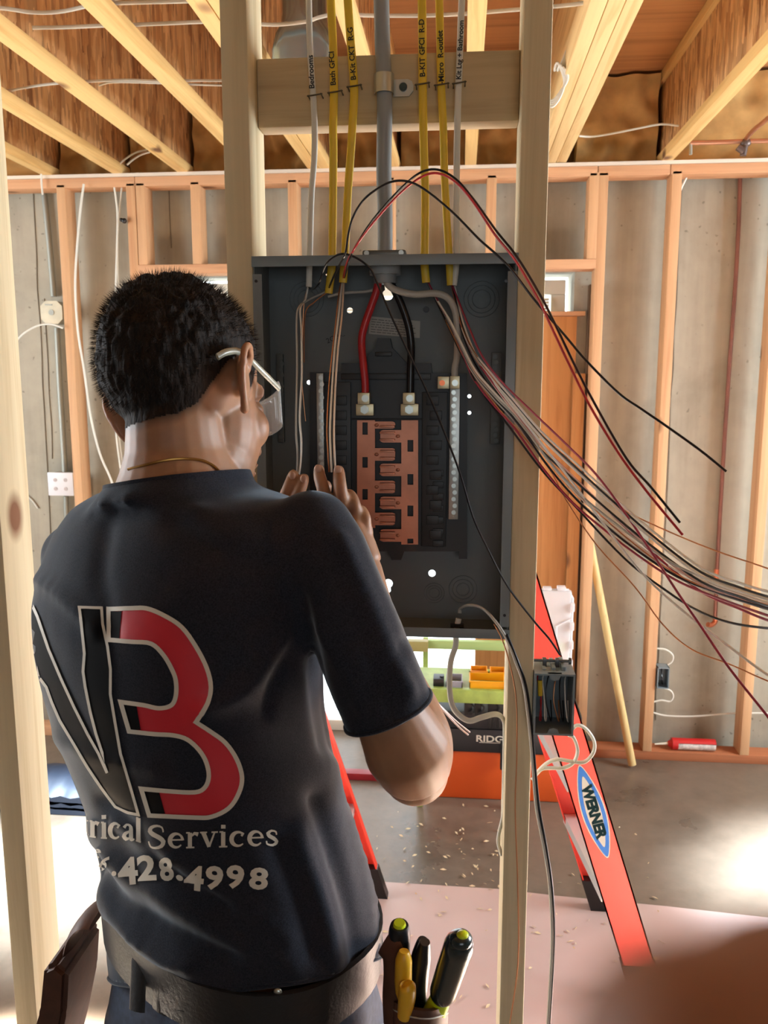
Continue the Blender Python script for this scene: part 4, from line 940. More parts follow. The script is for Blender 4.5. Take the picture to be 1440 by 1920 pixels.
# copper pipes
M_cup = plain('copper_pipe', srgb(122, 78, 66), .4, .35, nscale=8, namt=.2)
t = thing('copper_pipe', 'dark copper pipe running down the concrete at the right', 'pipe', tuple(P(1390, 330, 3.54)))
bm = B(); tube(bm, PP([(1388, 322), (1384, 440), (1377, 560), (1368, 680), (1360, 800), (1352, 930), (1345, 1060), (1341, 1158)], 3.545), .0085, n=12); obj('pipe', bm, M_cup, t)
bm = B(); p = P(1343, 1080, 3.545); cyl(bm, p+Vector((0, 0, .03)), p-Vector((0, 0, .03)), .0105, 14); p = P(1341, 1158, 3.545); tube(bm, [p, p-Vector((0, 0, .02)), p+Vector((-.02, -.012, -.03)), p+Vector((-.035, -.02, -.025))], .0105, n=12); obj('fitting', bm, plain('fitting_copper', srgb(196, 116, 84), .3, .8), t)
t = thing('copper_pipe', 'bright copper pipe with a valve running along above the top plate at the right', 'pipe', tuple(P(1380, 266, 3.38)))
bm = B(); tube(bm, PP([(1294, 268), (1340, 267), (1400, 265), (1500, 263)], 3.38), .0085, n=12); obj('pipe', bm, plain('bright_copper', srgb(196, 142, 112), .3, .7), t)
bm = B(); tube(bm, PP([(1295, 268), (1295, 290)], 3.38), .006, n=10); obj('stub', bm, M_cond, t)
bm = B(); tube(bm, PP([(1398, 262, 3.38), (1412, 245, 3.3), (1440, 222, 3.15), (1490, 180, 2.95)]), .0085, n=12); obj('branch_pipe', bm, bpy.data.materials['bright_copper'], t)
bm = B(); p = P(1398, 268, 3.38); ell(bm, p, (.02, .016, .016)); cyl(bm, P(1383, 276, 3.36), P(1394, 284, 3.36), .012, 12); tube(bm, PP([(1398, 268, 3.38), (1393, 292, 3.38)]), .012, n=10); obj('valve', bm, plain('valve_grey', srgb(96, 84, 80), .4, .6), t)

# cables strung through the joists
def strung(label, pts, Y, w=.010):
    pp = [PZ(x, y, 2.497) for x, y in pts]
    bm = B(); tube(bm, pp, 1, n=8, smooth=6, flat=(.0028, w/2, (0, 1, 0))); return tag(obj('romex_cable', bm, M_wsh), label, 'cable', 'white cables strung through the joists')
strung('white cable sagging across the top left corner of the ceiling', [(-120, 8), (0, 15), (60, 23), (110, 22), (160, 12), (225, -4), (330, -14)], 2.45)
strung('white cable crossing the left joists, upper run', [(61, 52), (120, 51), (190, 48), (262, 46), (330, 43), (412, 40), (470, 44), (520, 46), (575, 40), (600, 32), (636, 26), (700, 29), (830, 28), (980, 17), (1060, 10), (1100, 5)], 2.55)
strung('white cable crossing the left joists, lower run, upper strand', [(-20, 172), (15, 170), (60, 162), (110, 156), (180, 152), (240, 150), (300, 152), (355, 151), (415, 151), (470, 152)], 2.9, .008)
strung('white cable crossing the left joists, lower run, lower strand', [(186, 160), (205, 155), (240, 154), (300, 156), (355, 158), (415, 160), (470, 160)], 2.88, .006)
strung('white cable along the very top of the ceiling', [(213, 6), (280, 4), (390, 1), (460, -4)], 2.3)
strung('white cable crossing the wide bay beside the laminated beam', [(1086, 255), (1110, 256), (1150, 250), (1200, 240), (1240, 233), (1272, 236)], 3.25, .007)
# bundle of cables hung on the beam, above the right post
for k in range(4):
    pts = [(1062+k*4, 95, 2.5), (1052+k*3, 120, 2.5), (1040+k*6, 132, 2.5), (1046+k*5, 118+k*4, 2.48), (1058+k*2, 150, 2.5), (1052-k*2, 178, 2.5), (1036, 200-k*4, 2.5), (1020, 190, 2.5)]
    lo_ = ('outermost', 'second', 'third', 'innermost')[k]
    bm = B(); tube(bm, [P(*q) for q in pts], .0035, n=8); tag(obj('romex_cable', bm, M_wsh), lo_+' coiled white cable hooked on the laminated beam by the right post', 'cable', 'coiled cables by the laminated beam')

# round duct dropping to a square boot
YD = 2.30
M_duct = plain('galvanised_duct', srgb(160, 180, 194), .18, .78, nscale=5, namt=.12)
t = thing('duct_boot', 'shiny galvanised duct boot hanging between joists above the block', 'duct', tuple(P(568, 60, YD)))
cx = P(571, 50, YD).x; hw = (P(618, 50, YD).x-P(524, 50, YD).x)/2
zt2 = 2.795; zm2 = P(571, 42, YD).z; zb2 = P(571, 100, YD).z
bm = B(); n = 28
def ringr(z, rx, ry, sq, y): 
    o = []
    for i in range(n):
        a = 2*PI*i/n; c_, s_ = math.cos(a), math.sin(a); e_ = 2/(2+sq*6)
        o.append(bm.verts.new((cx+math.copysign(abs(c_)**e_, c_)*rx, y+math.copysign(abs(s_)**e_, s_)*ry, z)))
    return o
rr = [ringr(zt2, hw*.86, hw*.86, 0, YD), ringr(zm2+.02, hw*.86, hw*.86, 0, YD), ringr(zm2, hw*.9, hw*.9, 0, YD), ringr(zm2-.008, hw*.86, hw*.86, .1, YD), ringr((zm2+zb2)/2, hw*1.08, hw*.8, .5, YD), ringr(zb2, hw*1.22, hw*.7, 1, YD), ringr(zb2-.03, hw*1.22, hw*.7, 1, YD)]
for A_, B_ in zip(rr, rr[1:]):
    for i in range(n): bm.faces.new((A_[i], A_[(i+1) % n], B_[(i+1) % n], B_[i]))
obj('boot', bm, M_duct, t)

# dark bundle on the floor at the left, and the wood shavings
p = PZ(110, 1515, 0)
t = thing('tarp_bundle', 'dark blue folded tarp on the floor beyond the left post', 'tarp', (p.x, p.y, 0))
for k in range(3):
    bm = B(); nx, ny = 22, 10; g = []
    for u in range(nx+1):
        g.append([bm.verts.new((p.x-.22+.40*u/nx+.01*k, p.y-.05+.26*v/ny, .01+.035*(k+1)*(1-abs(v/ny-.5)**2*1.6)*(1-abs(u/nx-.5)**3*2)+.008*noise.noise(Vector((u*.5, v*.5, k*3))))) for v in range(ny+1)])
    for u in range(nx):
        for v in range(ny): bm.faces.new((g[u][v], g[u+1][v], g[u+1][v+1], g[u][v+1]))
    e = bmesh.ops.extrude_face_region(bm, geom=list(bm.faces))
    for q in e['geom']:
        if isinstance(q, bmesh.types.BMVert): q.co.z = max(.002, q.co.z-.03)
    obj('fold', bm, plain('tarp_blue', srgb(40, 52, 72), .5), t)
rnd = random.Random(12); bm = B()
for i in range(150):
    if i < 110: px, py = rnd.uniform(700, 1250), rnd.uniform(1500, 1900)
    else: px, py = rnd.uniform(720, 940), rnd.uniform(1540, 1660)
    p = PZ(px, py, .004); s = rnd.uniform(.002, .007); a = rnd.uniform(0, 6.3)
    d = Vector((math.cos(a), math.sin(a), 0)); e_ = Vector((-d.y, d.x, 0))
    vs = [p+d*s*1.6, p+e_*s*.5+Vector((0, 0, .003)), p-d*s*1.6+Vector((0, 0, .001)), p-e_*s*.5]
    extrude_poly(bm, vs, (0, 0, .0012))
tag(obj('wood_shavings', bm, plain('shaving', srgb(222, 200, 160), .7), smooth=False), 'pale wood shavings scattered over the floor and rosin paper', 'shavings', kind='stuff')
# ================================================================== the worker
M_skin, nt, b_s = newmat('skin')
b_s.inputs['Roughness'].default_value = .5
b_s.inputs['Subsurface Weight'].default_value = .15; b_s.inputs['Subsurface Radius'].default_value = (.018, .006, .003); b_s.inputs['Subsurface Scale'].default_value = 1
f_ = noi(nt, coords(nt, rnd=False), 26, 4); sk = ramp(nt, f_, ((.3, srgb(140, 100, 72)), (.7, srgb(156, 115, 85))))
at_ = nt.nodes.new('ShaderNodeAttribute'); at_.attribute_name = 'stubble'
sk = mix(nt, at_.outputs['Fac'], sk, srgb(34, 26, 20)); nt.links.new(sk, b_s.inputs['Base Color']); bump(nt, b_s, noi(nt, coords(nt, rnd=False), 400, 2), .12, .0006)
M_hair, nt, b_h = newmat('hair')
hc = noi(nt, coords(nt, (260, 260, 60), False), 1, 3); nt.links.new(ramp(nt, hc, ((.3, srgb(12, 9, 8)), (.7, srgb(40, 29, 22)))), b_h.inputs['Base Color']); b_h.inputs['Roughness'].default_value = .75; b_h.inputs['Specular IOR Level'].default_value = .2; bump(nt, b_h, hc, .8, .003)
M_shirt, nt, b_t = newmat('navy_jersey')
fc = noi(nt, coords(nt, rnd=False), 700, 2); nt.links.new(ramp(nt, fc, ((.3, srgb(29, 31, 38)), (.7, srgb(45, 47, 56)))), b_t.inputs['Base Color']); b_t.inputs['Roughness'].default_value = .85
b_t.inputs['Sheen Weight'].default_value = .32; b_t.inputs['Sheen Tint'].default_value = (.75, .87, 1, 1); b_t.inputs['Sheen Roughness'].default_value = .35; b_t.inputs['Specular IOR Level'].default_value = .08; bump(nt, b_t, fc, .2, .0006)
M_jean = plain('denim', srgb(42, 54, 74), .85, nscale=120, namt=.25, bs=.2)
M_leather = plain('brown_leather', srgb(78, 46, 32), .6, nscale=30, namt=.3, bs=.4)
M_web = plain('black_webbing', srgb(13, 14, 17), .6, nscale=200, namt=.3, bs=.3)

YH_ = .92
hc_ = P(352, 748, YH_)
Hyaw, Hpitch, Hroll = R(-20), R(-18), R(-15)
HM = Matrix.Translation(hc_) @ Matrix.Rotation(Hyaw, 4, 'Z') @ Matrix.Rotation(Hroll, 4, 'Y') @ Matrix.Rotation(Hpitch, 4, 'X')
HI = HM.inverted(); HR = HM.to_3x3()
def hl(x, y, z): return HM @ Vector((x, y, z))
worker = thing('person', 'person in navy T-shirt with a big logo, back turned, hands in the breaker panel', 'person', (P(420, 1800, .90).x, .90, 0))
bm = B()
def hell(c, r): ell(bm, hl(*c), r, 24, 16, HR)
hell((0, -.008, .036), (.076, .098, .094)); hell((0, .034, -.03), (.062, .060, .082)); hell((0, .028, -.070), (.054, .058, .046)); hell((0, .078, -.096), (.024, .020, .020))
hell((.042, .058, -.030), (.022, .022, .026)); hell((-.042, .058, -.030), (.022, .022, .026))
tube(bm, [hl(-.046, .070, .020), hl(0, .090, .020), hl(.046, .070, .020)], .011, n=10)
tube(bm, [hl(0, .088, .012), hl(0, .108, -.016), hl(0, .116, -.036)], [.008, .010, .013], n=12)
hell((.012, .104, -.040), (.009, .010, .008)); hell((-.012, .104, -.040), (.009, .010, .008))
hell((0, .094, -.062), (.024, .009, .005)); hell((0, .092, -.072), (.021, .010, .006))
for s in (1, -1):
    hell((s*.031, .076, -.001), (.016, .014, .011))
    e0 = [(s*.074, .012, .012), (s*.086, .006, .028), (s*.096, -.010, .032), (s*.101, -.024, .022), (s*.099, -.026, .004), (s*.092, -.018, -.018), (s*.082, -.004, -.034), (s*.073, .006, -.028)]
    tube(bm, [hl(*q) for q in e0], [.004, .0042, .0045, .0045, .0042, .004, .0055, .005], n=8)
    vs = [bm.verts.new(hl(*q)) for q in e0]; ctr = hl(s*.074, -.004, 0); cv = bm.verts.new(ctr)
    ell(bm, hl(s*.085, -.008, -.002), (.0055, .020, .029), 14, 10, HR @ Matrix.Rotation(s*R(24), 3, 'Z'))
    bm.verts.remove(cv)
    for v in vs: bm.verts.remove(v)
    hell((s*.070, .004, 0), (.010, .012, .014))
# neck and shoulders
nk0 = hl(0, -.022, -.03); nk1 = P(338, 905, .885)
tube(bm, [hl(0, -.020, .03), nk0, nk0.lerp(nk1, .5), nk1, P(338, 960, .88)], [.040, .052, .057, .070, .076], n=24)
PSI = R(35); E1 = Vector((math.cos(PSI), -math.sin(PSI), 0)); E2 = Vector((math.sin(PSI), math.cos(PSI), 0))
def ringpts(py, L, Rr, Y, ratio=.62, n=40, e_=2.3, grow=0, c0=None, tilt=0):
    cx = (L+Rr)/2; c = P(cx, py, Y); d = c-CP; zc = d.dot(FW); W = (Rr-L)/2*zc/FPX
    a = W/math.sqrt(math.cos(PSI)**2+(ratio*math.sin(PSI))**2)+grow; b = (a-grow)*ratio+grow; o = []
    for i in range(n):
        t = 2*PI*i/n; u, v = math.cos(t), math.sin(t)
        o.append(c+E1*(math.copysign(abs(u)**(2/e_), u)*a)+E2*(math.copysign(abs(v)**(2/e_), v)*b))
    return o
TR = [(912, 235, 505, .885, .60), (930, 160, 575, .885, .60), (962, 104, 612, .885, .60), (1010, 68, 622, .885, .60), (1080, 44, 618, .88, .62), (1150, 34, 612, .88, .64), (1230, 44, 612, .88, .66), (1300, 60, 615, .88, .66), (1370, 80, 628, .88, .66),
      (1450, 112, 645, .885, .66), (1530, 140, 668, .89, .66), (1620, 165, 690, .895, .68), (1700, 182, 706, .90, .70), (1775, 190, 722, .90, .70), (1850, 192, 735, .90, .70)]
def loft(bm, rings, cap=True):
    rs = [[bm.verts.new(p) for p in r] for r in rings]; n = len(rs[0])
    for A_, B_ in zip(rs, rs[1:]):
        for i in range(n): bm.faces.new((A_[i], A_[(i+1) % n], B_[(i+1) % n], B_[i]))
    if cap: bm.faces.new(rs[0][::-1]); bm.faces.new(rs[-1])
loft(bm, [ringpts(*r[:4], ratio=r[4], grow=-.022) for r in TR])
# right arm
tube(bm, PP([(590, 1010, .81), (640, 1115, .79), (690, 1240, .785), (728, 1331, .785), (762, 1400, .80), (778, 1436, .82)]), [.026, .028, .030, .036, .045, .040], n=20)
tube(bm, PP([(776, 1440, .82), (772, 1395, .84), (752, 1340, .875), (712, 1240, .925), (688, 1140, .975), (676, 1062, 1.015)]), [.040, .045, .044, .038, .032, .026], n=20)
ell(bm, P(778, 1448, .825), (.036, .036, .034))
# left arm
tube(bm, PP([(150, 1060, .96), (160, 1160, 1.0), (185, 1280, 1.04), (215, 1350, 1.07)]), [.026, .032, .036, .040], n=18)
tube(bm, PP([(215, 1350, 1.07), (300, 1250, 1.09), (400, 1120, 1.11), (478, 1010, 1.12)]), [.040, .040, .033, .026], n=18)
# hands
def finger(pts, r=.0092): tube(bm, PP(pts), [r*1.02, r*1.04, r, r*.96, r*.84][:len(pts)] if len(pts) <= 5 else r, n=12, smooth=5); ell(bm, P(*pts[-1]), (r*.86,)*3, 10, 8)
yh = 1.035
ell(bm, P(654, 1002, yh), (.030, .015, .036), M=Matrix.Rotation(R(14), 3, 'Y'))
tube(bm, PP([(682, 1062, 1.015), (668, 1030, 1.025), (652, 990, yh)]), [.025, .027, .026], n=16)
for q in ((622, 968), (645, 958), (666, 966), (684, 990)): ell(bm, P(q[0], q[1]+8, yh-.004), (.0115, .013, .014), 12, 8)
finger([(626, 985, yh), (616, 955, yh-.008), (607, 920, yh-.010), (600, 896, yh-.004), (598, 881, yh+.002)], .0088)
finger([(648, 978, yh), (643, 945, yh-.010), (638, 915, yh-.014), (636, 896, yh-.008), (635, 883, yh-.002)], .0090)
finger([(668, 985, yh), (664, 950, yh-.006), (655, 930, yh+.004), (646, 935, yh+.024), (640, 955, yh+.030)], .0092)
finger([(684, 1005, yh), (684, 975, yh-.004), (676, 958, yh+.008), (666, 965, yh+.026), (660, 980, yh+.030)], .0084)
finger([(640, 1025, yh+.005), (618, 1000, yh+.018), (606, 965, yh+.028), (606, 935, yh+.026), (610, 912, yh+.018)], .0104)
yl = 1.135
ell(bm, P(505, 985, yl), (.026, .014, .034), M=Matrix.Rotation(R(28), 3, 'Y'))
tube(bm, PP([(478, 1010, 1.12), (500, 985, 1.13), (515, 965, yl)]), [.025, .026, .024], n=14)
finger([(520, 958, yl), (532, 935, yl-.006), (542, 912, yl-.006), (548, 896, yl), (550, 890, yl)], .0088)
finger([(534, 968, yl), (550, 945, yl-.010), (562, 920, yl-.010), (568, 903, yl-.004), (570, 897, yl)], .0090)
finger([(545, 985, yl), (566, 965, yl-.006), (576, 945, yl+.004), (570, 950, yl+.018), (560, 962, yl+.022)], .0086)
finger([(545, 1000, yl), (568, 985, yl-.004), (575, 970, yl+.006), (568, 972, yl+.018), (560, 980, yl+.022)], .0078)
finger([(515, 990, yl+.01), (530, 960, yl+.022), (545, 930, yl+.024), (553, 912, yl+.018), (556, 902, yl+.012)], .0096)
bm = remesh(bm, .0023, 7, .5)
body = obj('body', bm, M_skin, worker)
off = Vector(body.location)+Vector(worker.location)

for px, py, yy in ((598, 881, yh), (635, 883, yh-.004), (550, 893, yl-.002), (571, 899, yl-.006)):
    bm = B(); c = P(px, py, yy); ell(bm, c+Vector((0, -.0074, .002)), (.0048, .0016, .0058), 12, 8); obj('fingernail', bm, plain('nail', srgb(190, 150, 128), .35), worker)
def lin(x, xs, ys):
    if x <= xs[0]: return ys[0]
    for i in range(1, len(xs)):
        if x <= xs[i]: return ys[i-1]+(ys[i]-ys[i-1])*(x-xs[i-1])/(xs[i]-xs[i-1])
    return ys[-1]
def hairh(p):
    q = HI @ p; ph = math.degrees(math.atan2(abs(q.x), -(q.y+.008)))
    return q.z-lin(ph, [0, 35, 55, 70, 82, 98, 108, 118, 128, 145, 180], [-.047, -.043, -.030, -.004, .020, .034, .012, -.008, .030, .066, .074]), q
me = body.data
att = me.color_attributes.new('stubble', 'FLOAT_COLOR', 'POINT')
for i, v in enumerate(me.vertices):
    h, q = hairh(v.co+off)
    s = max(0, min(1, (h+.012)/.014)) if (q.length < .16 and abs(q.x) < .0785) else 0
    s *= .92; att.data[i].color = (s, s, s, 1)
# hair: the scalp region pushed outward, thicker towards the crown
bm = bmesh.new(); bm.from_mesh(me)
keep = set()
for v in bm.verts:
    h, q = hairh(v.co+off); v.co = v.co+off
    if h > -.002 and q.length < .17 and not (abs(q.x) > .0775 and q.z < .034 and q.y > -.05): keep.add(v)
bmesh.ops.delete(bm, geom=[v for v in bm.verts if v not in keep], context='VERTS')
bm.normal_update()
mv = {}
for v in bm.verts:
    h, q = hairh(v.co); n = v.normal.copy()
    t = min(1, max(0, h/.055)); t = t*t*(3-2*t)
    top = max(0, (q.z-.07)/.06)
    nz = noise.noise(v.co*70)*.0030+noise.noise(Vector((v.co.x*190, v.co.y*190, v.co.z*60)))*.0026
    mv[v] = v.co+n*(.0006+.0040*t+.003*top+nz*(t+.25)+top*max(0, noise.noise(v.co*45+Vector((3, 1, 2))))*.012)
for v, c in mv.items(): v.co = c
obj('hair', bm, M_hair, worker)
# short strands over the crown
bm = bmesh.new(); rnd = random.Random(5)
hv = [(c, ) for v, c in list(mv.items())[:0]]
src = [(v.co+off, v.normal.copy()) for v in me.vertices if hairh(v.co+off)[0] > .02 and hairh(v.co+off)[1].length < .17]
for k in range(9000):
    p, n = src[rnd.randrange(len(src))]; h, q = hairh(p)
    t = min(1, h/.055); top = max(0, (q.z-.05)/.06)
    L = .005+.005*top
    p0 = p+n*(.003+.004*t)+Vector((rnd.uniform(-1, 1), rnd.uniform(-1, 1), rnd.uniform(-1, 1)))*.0016
    d = (n+HR @ Vector((rnd.uniform(-.5, .5), .2+.3*top, -.5+.6*top))+Vector((rnd.uniform(-1, 1), rnd.uniform(-1, 1), rnd.uniform(-1, 1)))*.35).normalized()
    s_ = d.cross(n+Vector((.01, .02, 0))).normalized()*.00035
    tip = p0+d*L+n*(.0022*t)
    a, b_, c = bm.verts.new(p0-s_), bm.verts.new(p0+s_), bm.verts.new(tip); bm.faces.new((a, b_, c))
hs = obj('hair_strands', bm, M_hair, bpy.data.objects['hair'], smooth=False); hs['kind'] = 'stuff'

# ---- T-shirt
bm = B()
loft(bm, [ringpts(*r[:4], ratio=r[4]) for r in TR])
tube(bm, PP([(575, 1010, .83), (600, 1030, .81), (635, 1112, .79), (682, 1222, .785), (728, 1331, .785), (745, 1372, .79)]), [.040, .047, .046, .047, .047, .047], n=24)
ell(bm, P(585, 992, .82), (.044, .044, .040))
tube(bm, PP([(150, 1062, .955), (158, 1160, .995), (180, 1285, 1.035), (196, 1330, 1.05)]), [.046, .050, .052, .053], n=24)
ell(bm, P(150, 1040, .945), (.046, .046, .040))
tube(bm, [nk0.lerp(nk1, .72), nk1, P(340, 950, .88)], [.074, .079, .10], n=24)
bm = remesh(bm, .0056, 14, .6)
def cut(bm, co, no):
    bmesh.ops.bisect_plane(bm, geom=bm.verts[:]+bm.edges[:]+bm.faces[:], plane_co=co, plane_no=no, clear_outer=True)
# open the sleeves, collar and hem
a_, b_ = P(682, 1222, .785), P(728, 1331, .785); ax = (b_-a_).normalized(); hem_r = b_
def cut_near(bm, co, no, rad):
    vs = [v for v in bm.verts if (v.co-co).dot(no) > 0 and (v.co-co).length < rad]
    es = {e for v in bm.verts if (v.co-co).length < rad for e in v.link_edges}; fs = {f for e in es for f in e.link_faces}
    vv = {v for f in fs for v in f.verts}
    bmesh.ops.bisect_plane(bm, geom=list(vv)+list({e for f in fs for e in f.edges})+list(fs), plane_co=co, plane_no=no, clear_outer=True)
cut_near(bm, b_, ax, .064)
al, bl = P(158, 1160, .995), P(190, 1315, 1.044); cut_near(bm, bl, (bl-al).normalized(), .09)
ncv = (nk0-nk1).normalized(); colc = P(342, 897, .885); coln = (ncv+Vector((-.10, .10, .25))).normalized()
cut_near(bm, colc, coln, .10)
ha, hb_, hc3 = P(190, 1805, 1.0), P(720, 1800, .82), P(470, 1836, .79); hn = (hb_-ha).cross(hc3-ha).normalized(); hn = -hn if hn.z > 0 else hn
cut(bm, ha, hn)
def project(p): d = p-CP; z = d.dot(FW); return 720+FPX*d.dot(RT)/z, 960-FPX*d.dot(UP)/z
FOLDS = [([(560, 1120), (585, 1220), (600, 1330), (612, 1400)], 22, -.006), ([(540, 1200), (470, 1290), (380, 1330)], 22, .005), ([(560, 1180), (520, 1260), (500, 1330)], 18, -.005),
         ([(640, 1430), (665, 1540), (690, 1660), (700, 1790)], 16, .006), ([(590, 1500), (622, 1600), (650, 1700), (668, 1800)], 20, -.007), ([(560, 1560), (590, 1660), (612, 1740), (625, 1810)], 18, .006),
         ([(160, 1560), (230, 1640), (330, 1700), (450, 1770), (560, 1815)], 24, .0042), ([(170, 1610), (230, 1690), (330, 1750), (430, 1800)], 22, -.0055), ([(180, 1660), (220, 1730), (300, 1790), (360, 1815)], 18, .008),
         ([(190, 1500), (255, 1560), (330, 1640), (420, 1700)], 18, -.004), ([(520, 1590), (560, 1690), (588, 1790)], 20, -.006), ([(215, 1540), (300, 1600), (420, 1680), (540, 1760)], 20, .004),
         ([(640, 1010), (690, 1120), (740, 1240), (770, 1300)], 15, .005), ([(620, 1040), (660, 1150), (705, 1260), (735, 1330)], 15, -.004), ([(600, 1180), (650, 1260), (680, 1330)], 16, .004), ([(760, 1200), (700, 1290), (650, 1340)], 14, -.003),
         ([(240, 935), (300, 960), (380, 955)], 16, .003), ([(200, 990), (190, 1080), (210, 1180)], 22, -.003), ([(330, 980), (420, 1040), (520, 1060)], 26, -.003), ([(60, 1080), (120, 1120), (180, 1180)], 16, .004), ([(90, 1380), (180, 1420), (290, 1440)], 18, .003)]
FOLDS = [(cr([Vector((x, y, 0)) for x, y in p], 5), w_*.72, a_f*1.5) for p, w_, a_f in FOLDS]
bm.normal_update(); mv = {}
for v in bm.verts:
    x, y = project(v.co); d = 0; n = v.normal
    if n.dot(CP-v.co) > 0:
        for p, w_, amp in FOLDS:
            m = 1e9
            for q in p:
                dd = (q.x-x)**2+(q.y-y)**2
                if dd < m: m = dd
            if m < (3*w_)**2: d += amp*math.exp(-m/(w_*w_))
    low = max(0, min(1, (y-1350)/350))
    d += (.0022+.0045*low)*noise.noise(Vector((v.co.x*14+v.co.z*5, v.co.y*14, v.co.z*4)))
    mv[v] = v.co+n*d*(1.0 if y < 1810 else .6)
for v, c in mv.items(): v.co = c
for _ in range(5): bmesh.ops.smooth_vert(bm, verts=[v for v in bm.verts if not v.is_boundary], factor=.4, use_axis_x=True, use_axis_y=True, use_axis_z=True)
bm.normal_update()
shirt_bvh = BVHTree.FromBMesh(bm)
# keep the arm inside its sleeve
bnd = [e for e in bm.edges if e.is_boundary]
def loops(edges):
    adj = {}
    for e in edges:
        for v in e.verts: adj.setdefault(v, []).append(e.other_vert(v))
    seen = set(); out = []
    for v in adj:
        if v in seen: continue
        L = [v]; seen.add(v)
        while True:
            nx = [u for u in adj[L[-1]] if u not in seen]
            if not nx: break
            L.append(nx[0]); seen.add(nx[0])
        out.append([u.co.copy() for u in L])
    return out
LP = sorted(loops(bnd), key=lambda l: -len(l))
bmesh.ops.recalc_face_normals(bm, faces=bm.faces)
shirt = obj('shirt', bm, M_shirt, worker)
sm_ = shirt.modifiers.new('thick', 'SOLIDIFY'); sm_.thickness = .0022; sm_.offset = -1
for l in LP[:4]:
    if len(l) < 20: continue
    c = sum(l, Vector())/len(l); py = project(c)[1]; px_ = project(c)[0]
    step = max(1, len(l)//60); pts = l[::step]
    pts = [sum((pts[(i+j) % len(pts)] for j in (-1, 0, 1)), Vector())/3 for i in range(len(pts))]
    collar = py < 960
    bm = B(); tube(bm, pts, .0040 if collar else .0024, n=8, smooth=3, closed=True)
    if collar:
        bm.free(); bm = B()
        outs = [(p-c).normalized() for p in pts]
        n_ = len(pts); up_ = coln
        A_ = [bm.verts.new(p+o_*.0018+up_*.001) for p, o_ in zip(pts, outs)]; B_ = [bm.verts.new(p+o_*.0055-up_*.014) for p, o_ in zip(pts, outs)]
        for i in range(n_): bm.faces.new((A_[i], A_[(i+1) % n_], B_[(i+1) % n_], B_[i]))
        bmesh.ops.recalc_face_normals(bm, faces=bm.faces)
        bmesh.ops.solidify(bm, geom=list(bm.faces), thickness=.003)
    obj('collar_rib' if collar else ('bottom_hem' if py > 1700 else 'sleeve_hem'), bm, M_shirt, shirt)

# ---- print on the back, laid on the cloth
def lay(pts2, faces, off_):
    """2D pixel-plane triangles -> vertices laid on the cloth; misses are dropped"""
    bm = B(); vs = []
    for x, y in pts2:
        d = ray(x, y).normalized(); h = shirt_bvh.ray_cast(CP, d)
        if h[0] is None: vs.append(None); continue
        n = h[1] if h[1].dot(d) < 0 else -h[1]
        if -n.dot(d) < .10: vs.append(None); continue
        vs.append(bm.verts.new(h[0]+n*off_))
    for f in faces:
        q = [vs[i] for i in f]
        if None in q or len(set(q)) < 3: continue
        try: bm.faces.new(q)
        except ValueError: pass
    return bm
def fill2(loop, cell=7, extra=None):
    """polygon (and holes) -> dense triangles by fill and grid cuts"""
    b2 = B()
    for lp in [loop]+(extra or []):
        vs = [b2.verts.new((x, y, 0)) for x, y in lp]
        for i in range(len(vs)): b2.edges.new((vs[i], vs[(i+1) % len(vs)]))
    bmesh.ops.triangle_fill(b2, edges=b2.edges[:], use_beauty=True)
    return dense(b2, cell)
def dense(b2, cell=7):
    xs_ = [v.co.x for v in b2.verts]; ys_ = [v.co.y for v in b2.verts]
    for ax_, lo, hi in ((0, min(xs_), max(xs_)), (1, min(ys_), max(ys_))):
        t = lo+cell
        while t < hi:
            co = Vector((t, 0, 0)) if ax_ == 0 else Vector((0, t, 0)); no = Vector((1, 0, 0)) if ax_ == 0 else Vector((0, 1, 0))
            bmesh.ops.bisect_plane(b2, geom=b2.verts[:]+b2.edges[:]+b2.faces[:], plane_co=co, plane_no=no); t += cell
    bmesh.ops.triangulate(b2, faces=b2.faces[:])
    b2.verts.index_update(); P2 = [(v.co.x, v.co.y) for v in b2.verts]; F2 = [tuple(v.index for v in f.verts) for f in b2.faces]; b2.free(); return P2, F2
def stroke2(pts, w_, closed=True, b2=None, ws=None):
    """constant width band along a polyline"""
    b2 = b2 or B(); N = len(pts); P_ = [Vector((x, y)) for x, y in pts]; A_, B_ = [], []
    for i in range(N):
        a = P_[i-1] if (closed or i) else P_[i]; c = P_[(i+1) % N] if (closed or i < N-1) else P_[i]
        d1 = (P_[i]-a); d2 = (c-P_[i]); d1 = d1.normalized() if d1.length else d2.normalized(); d2 = d2.normalized() if d2.length else d1
        t = d1+d2; t = t.normalized() if t.length > .2 else d1; n = Vector((-t.y, t.x)); k = 1/max(.45, n.dot(Vector((-d1.y, d1.x))))
        ww = (ws[i] if ws else w_)/2
        A_.append(b2.verts.new((*(P_[i]+n*ww*k), 0))); B_.append(b2.verts.new((*(P_[i]-n*ww*k), 0)))
    for i in range(N if closed else N-1):
        j = (i+1) % N
        try: b2.faces.new((A_[i], A_[j], B_[j], B_[i]))
        except ValueError: pass
    return b2
def U(l): return [(u*.41667, 900+v*.41667) for u, v in l]
def sm2(l, n=4): return [(p.x, p.y) for p in cr([Vector((x, y, 0)) for x, y in l], n)]
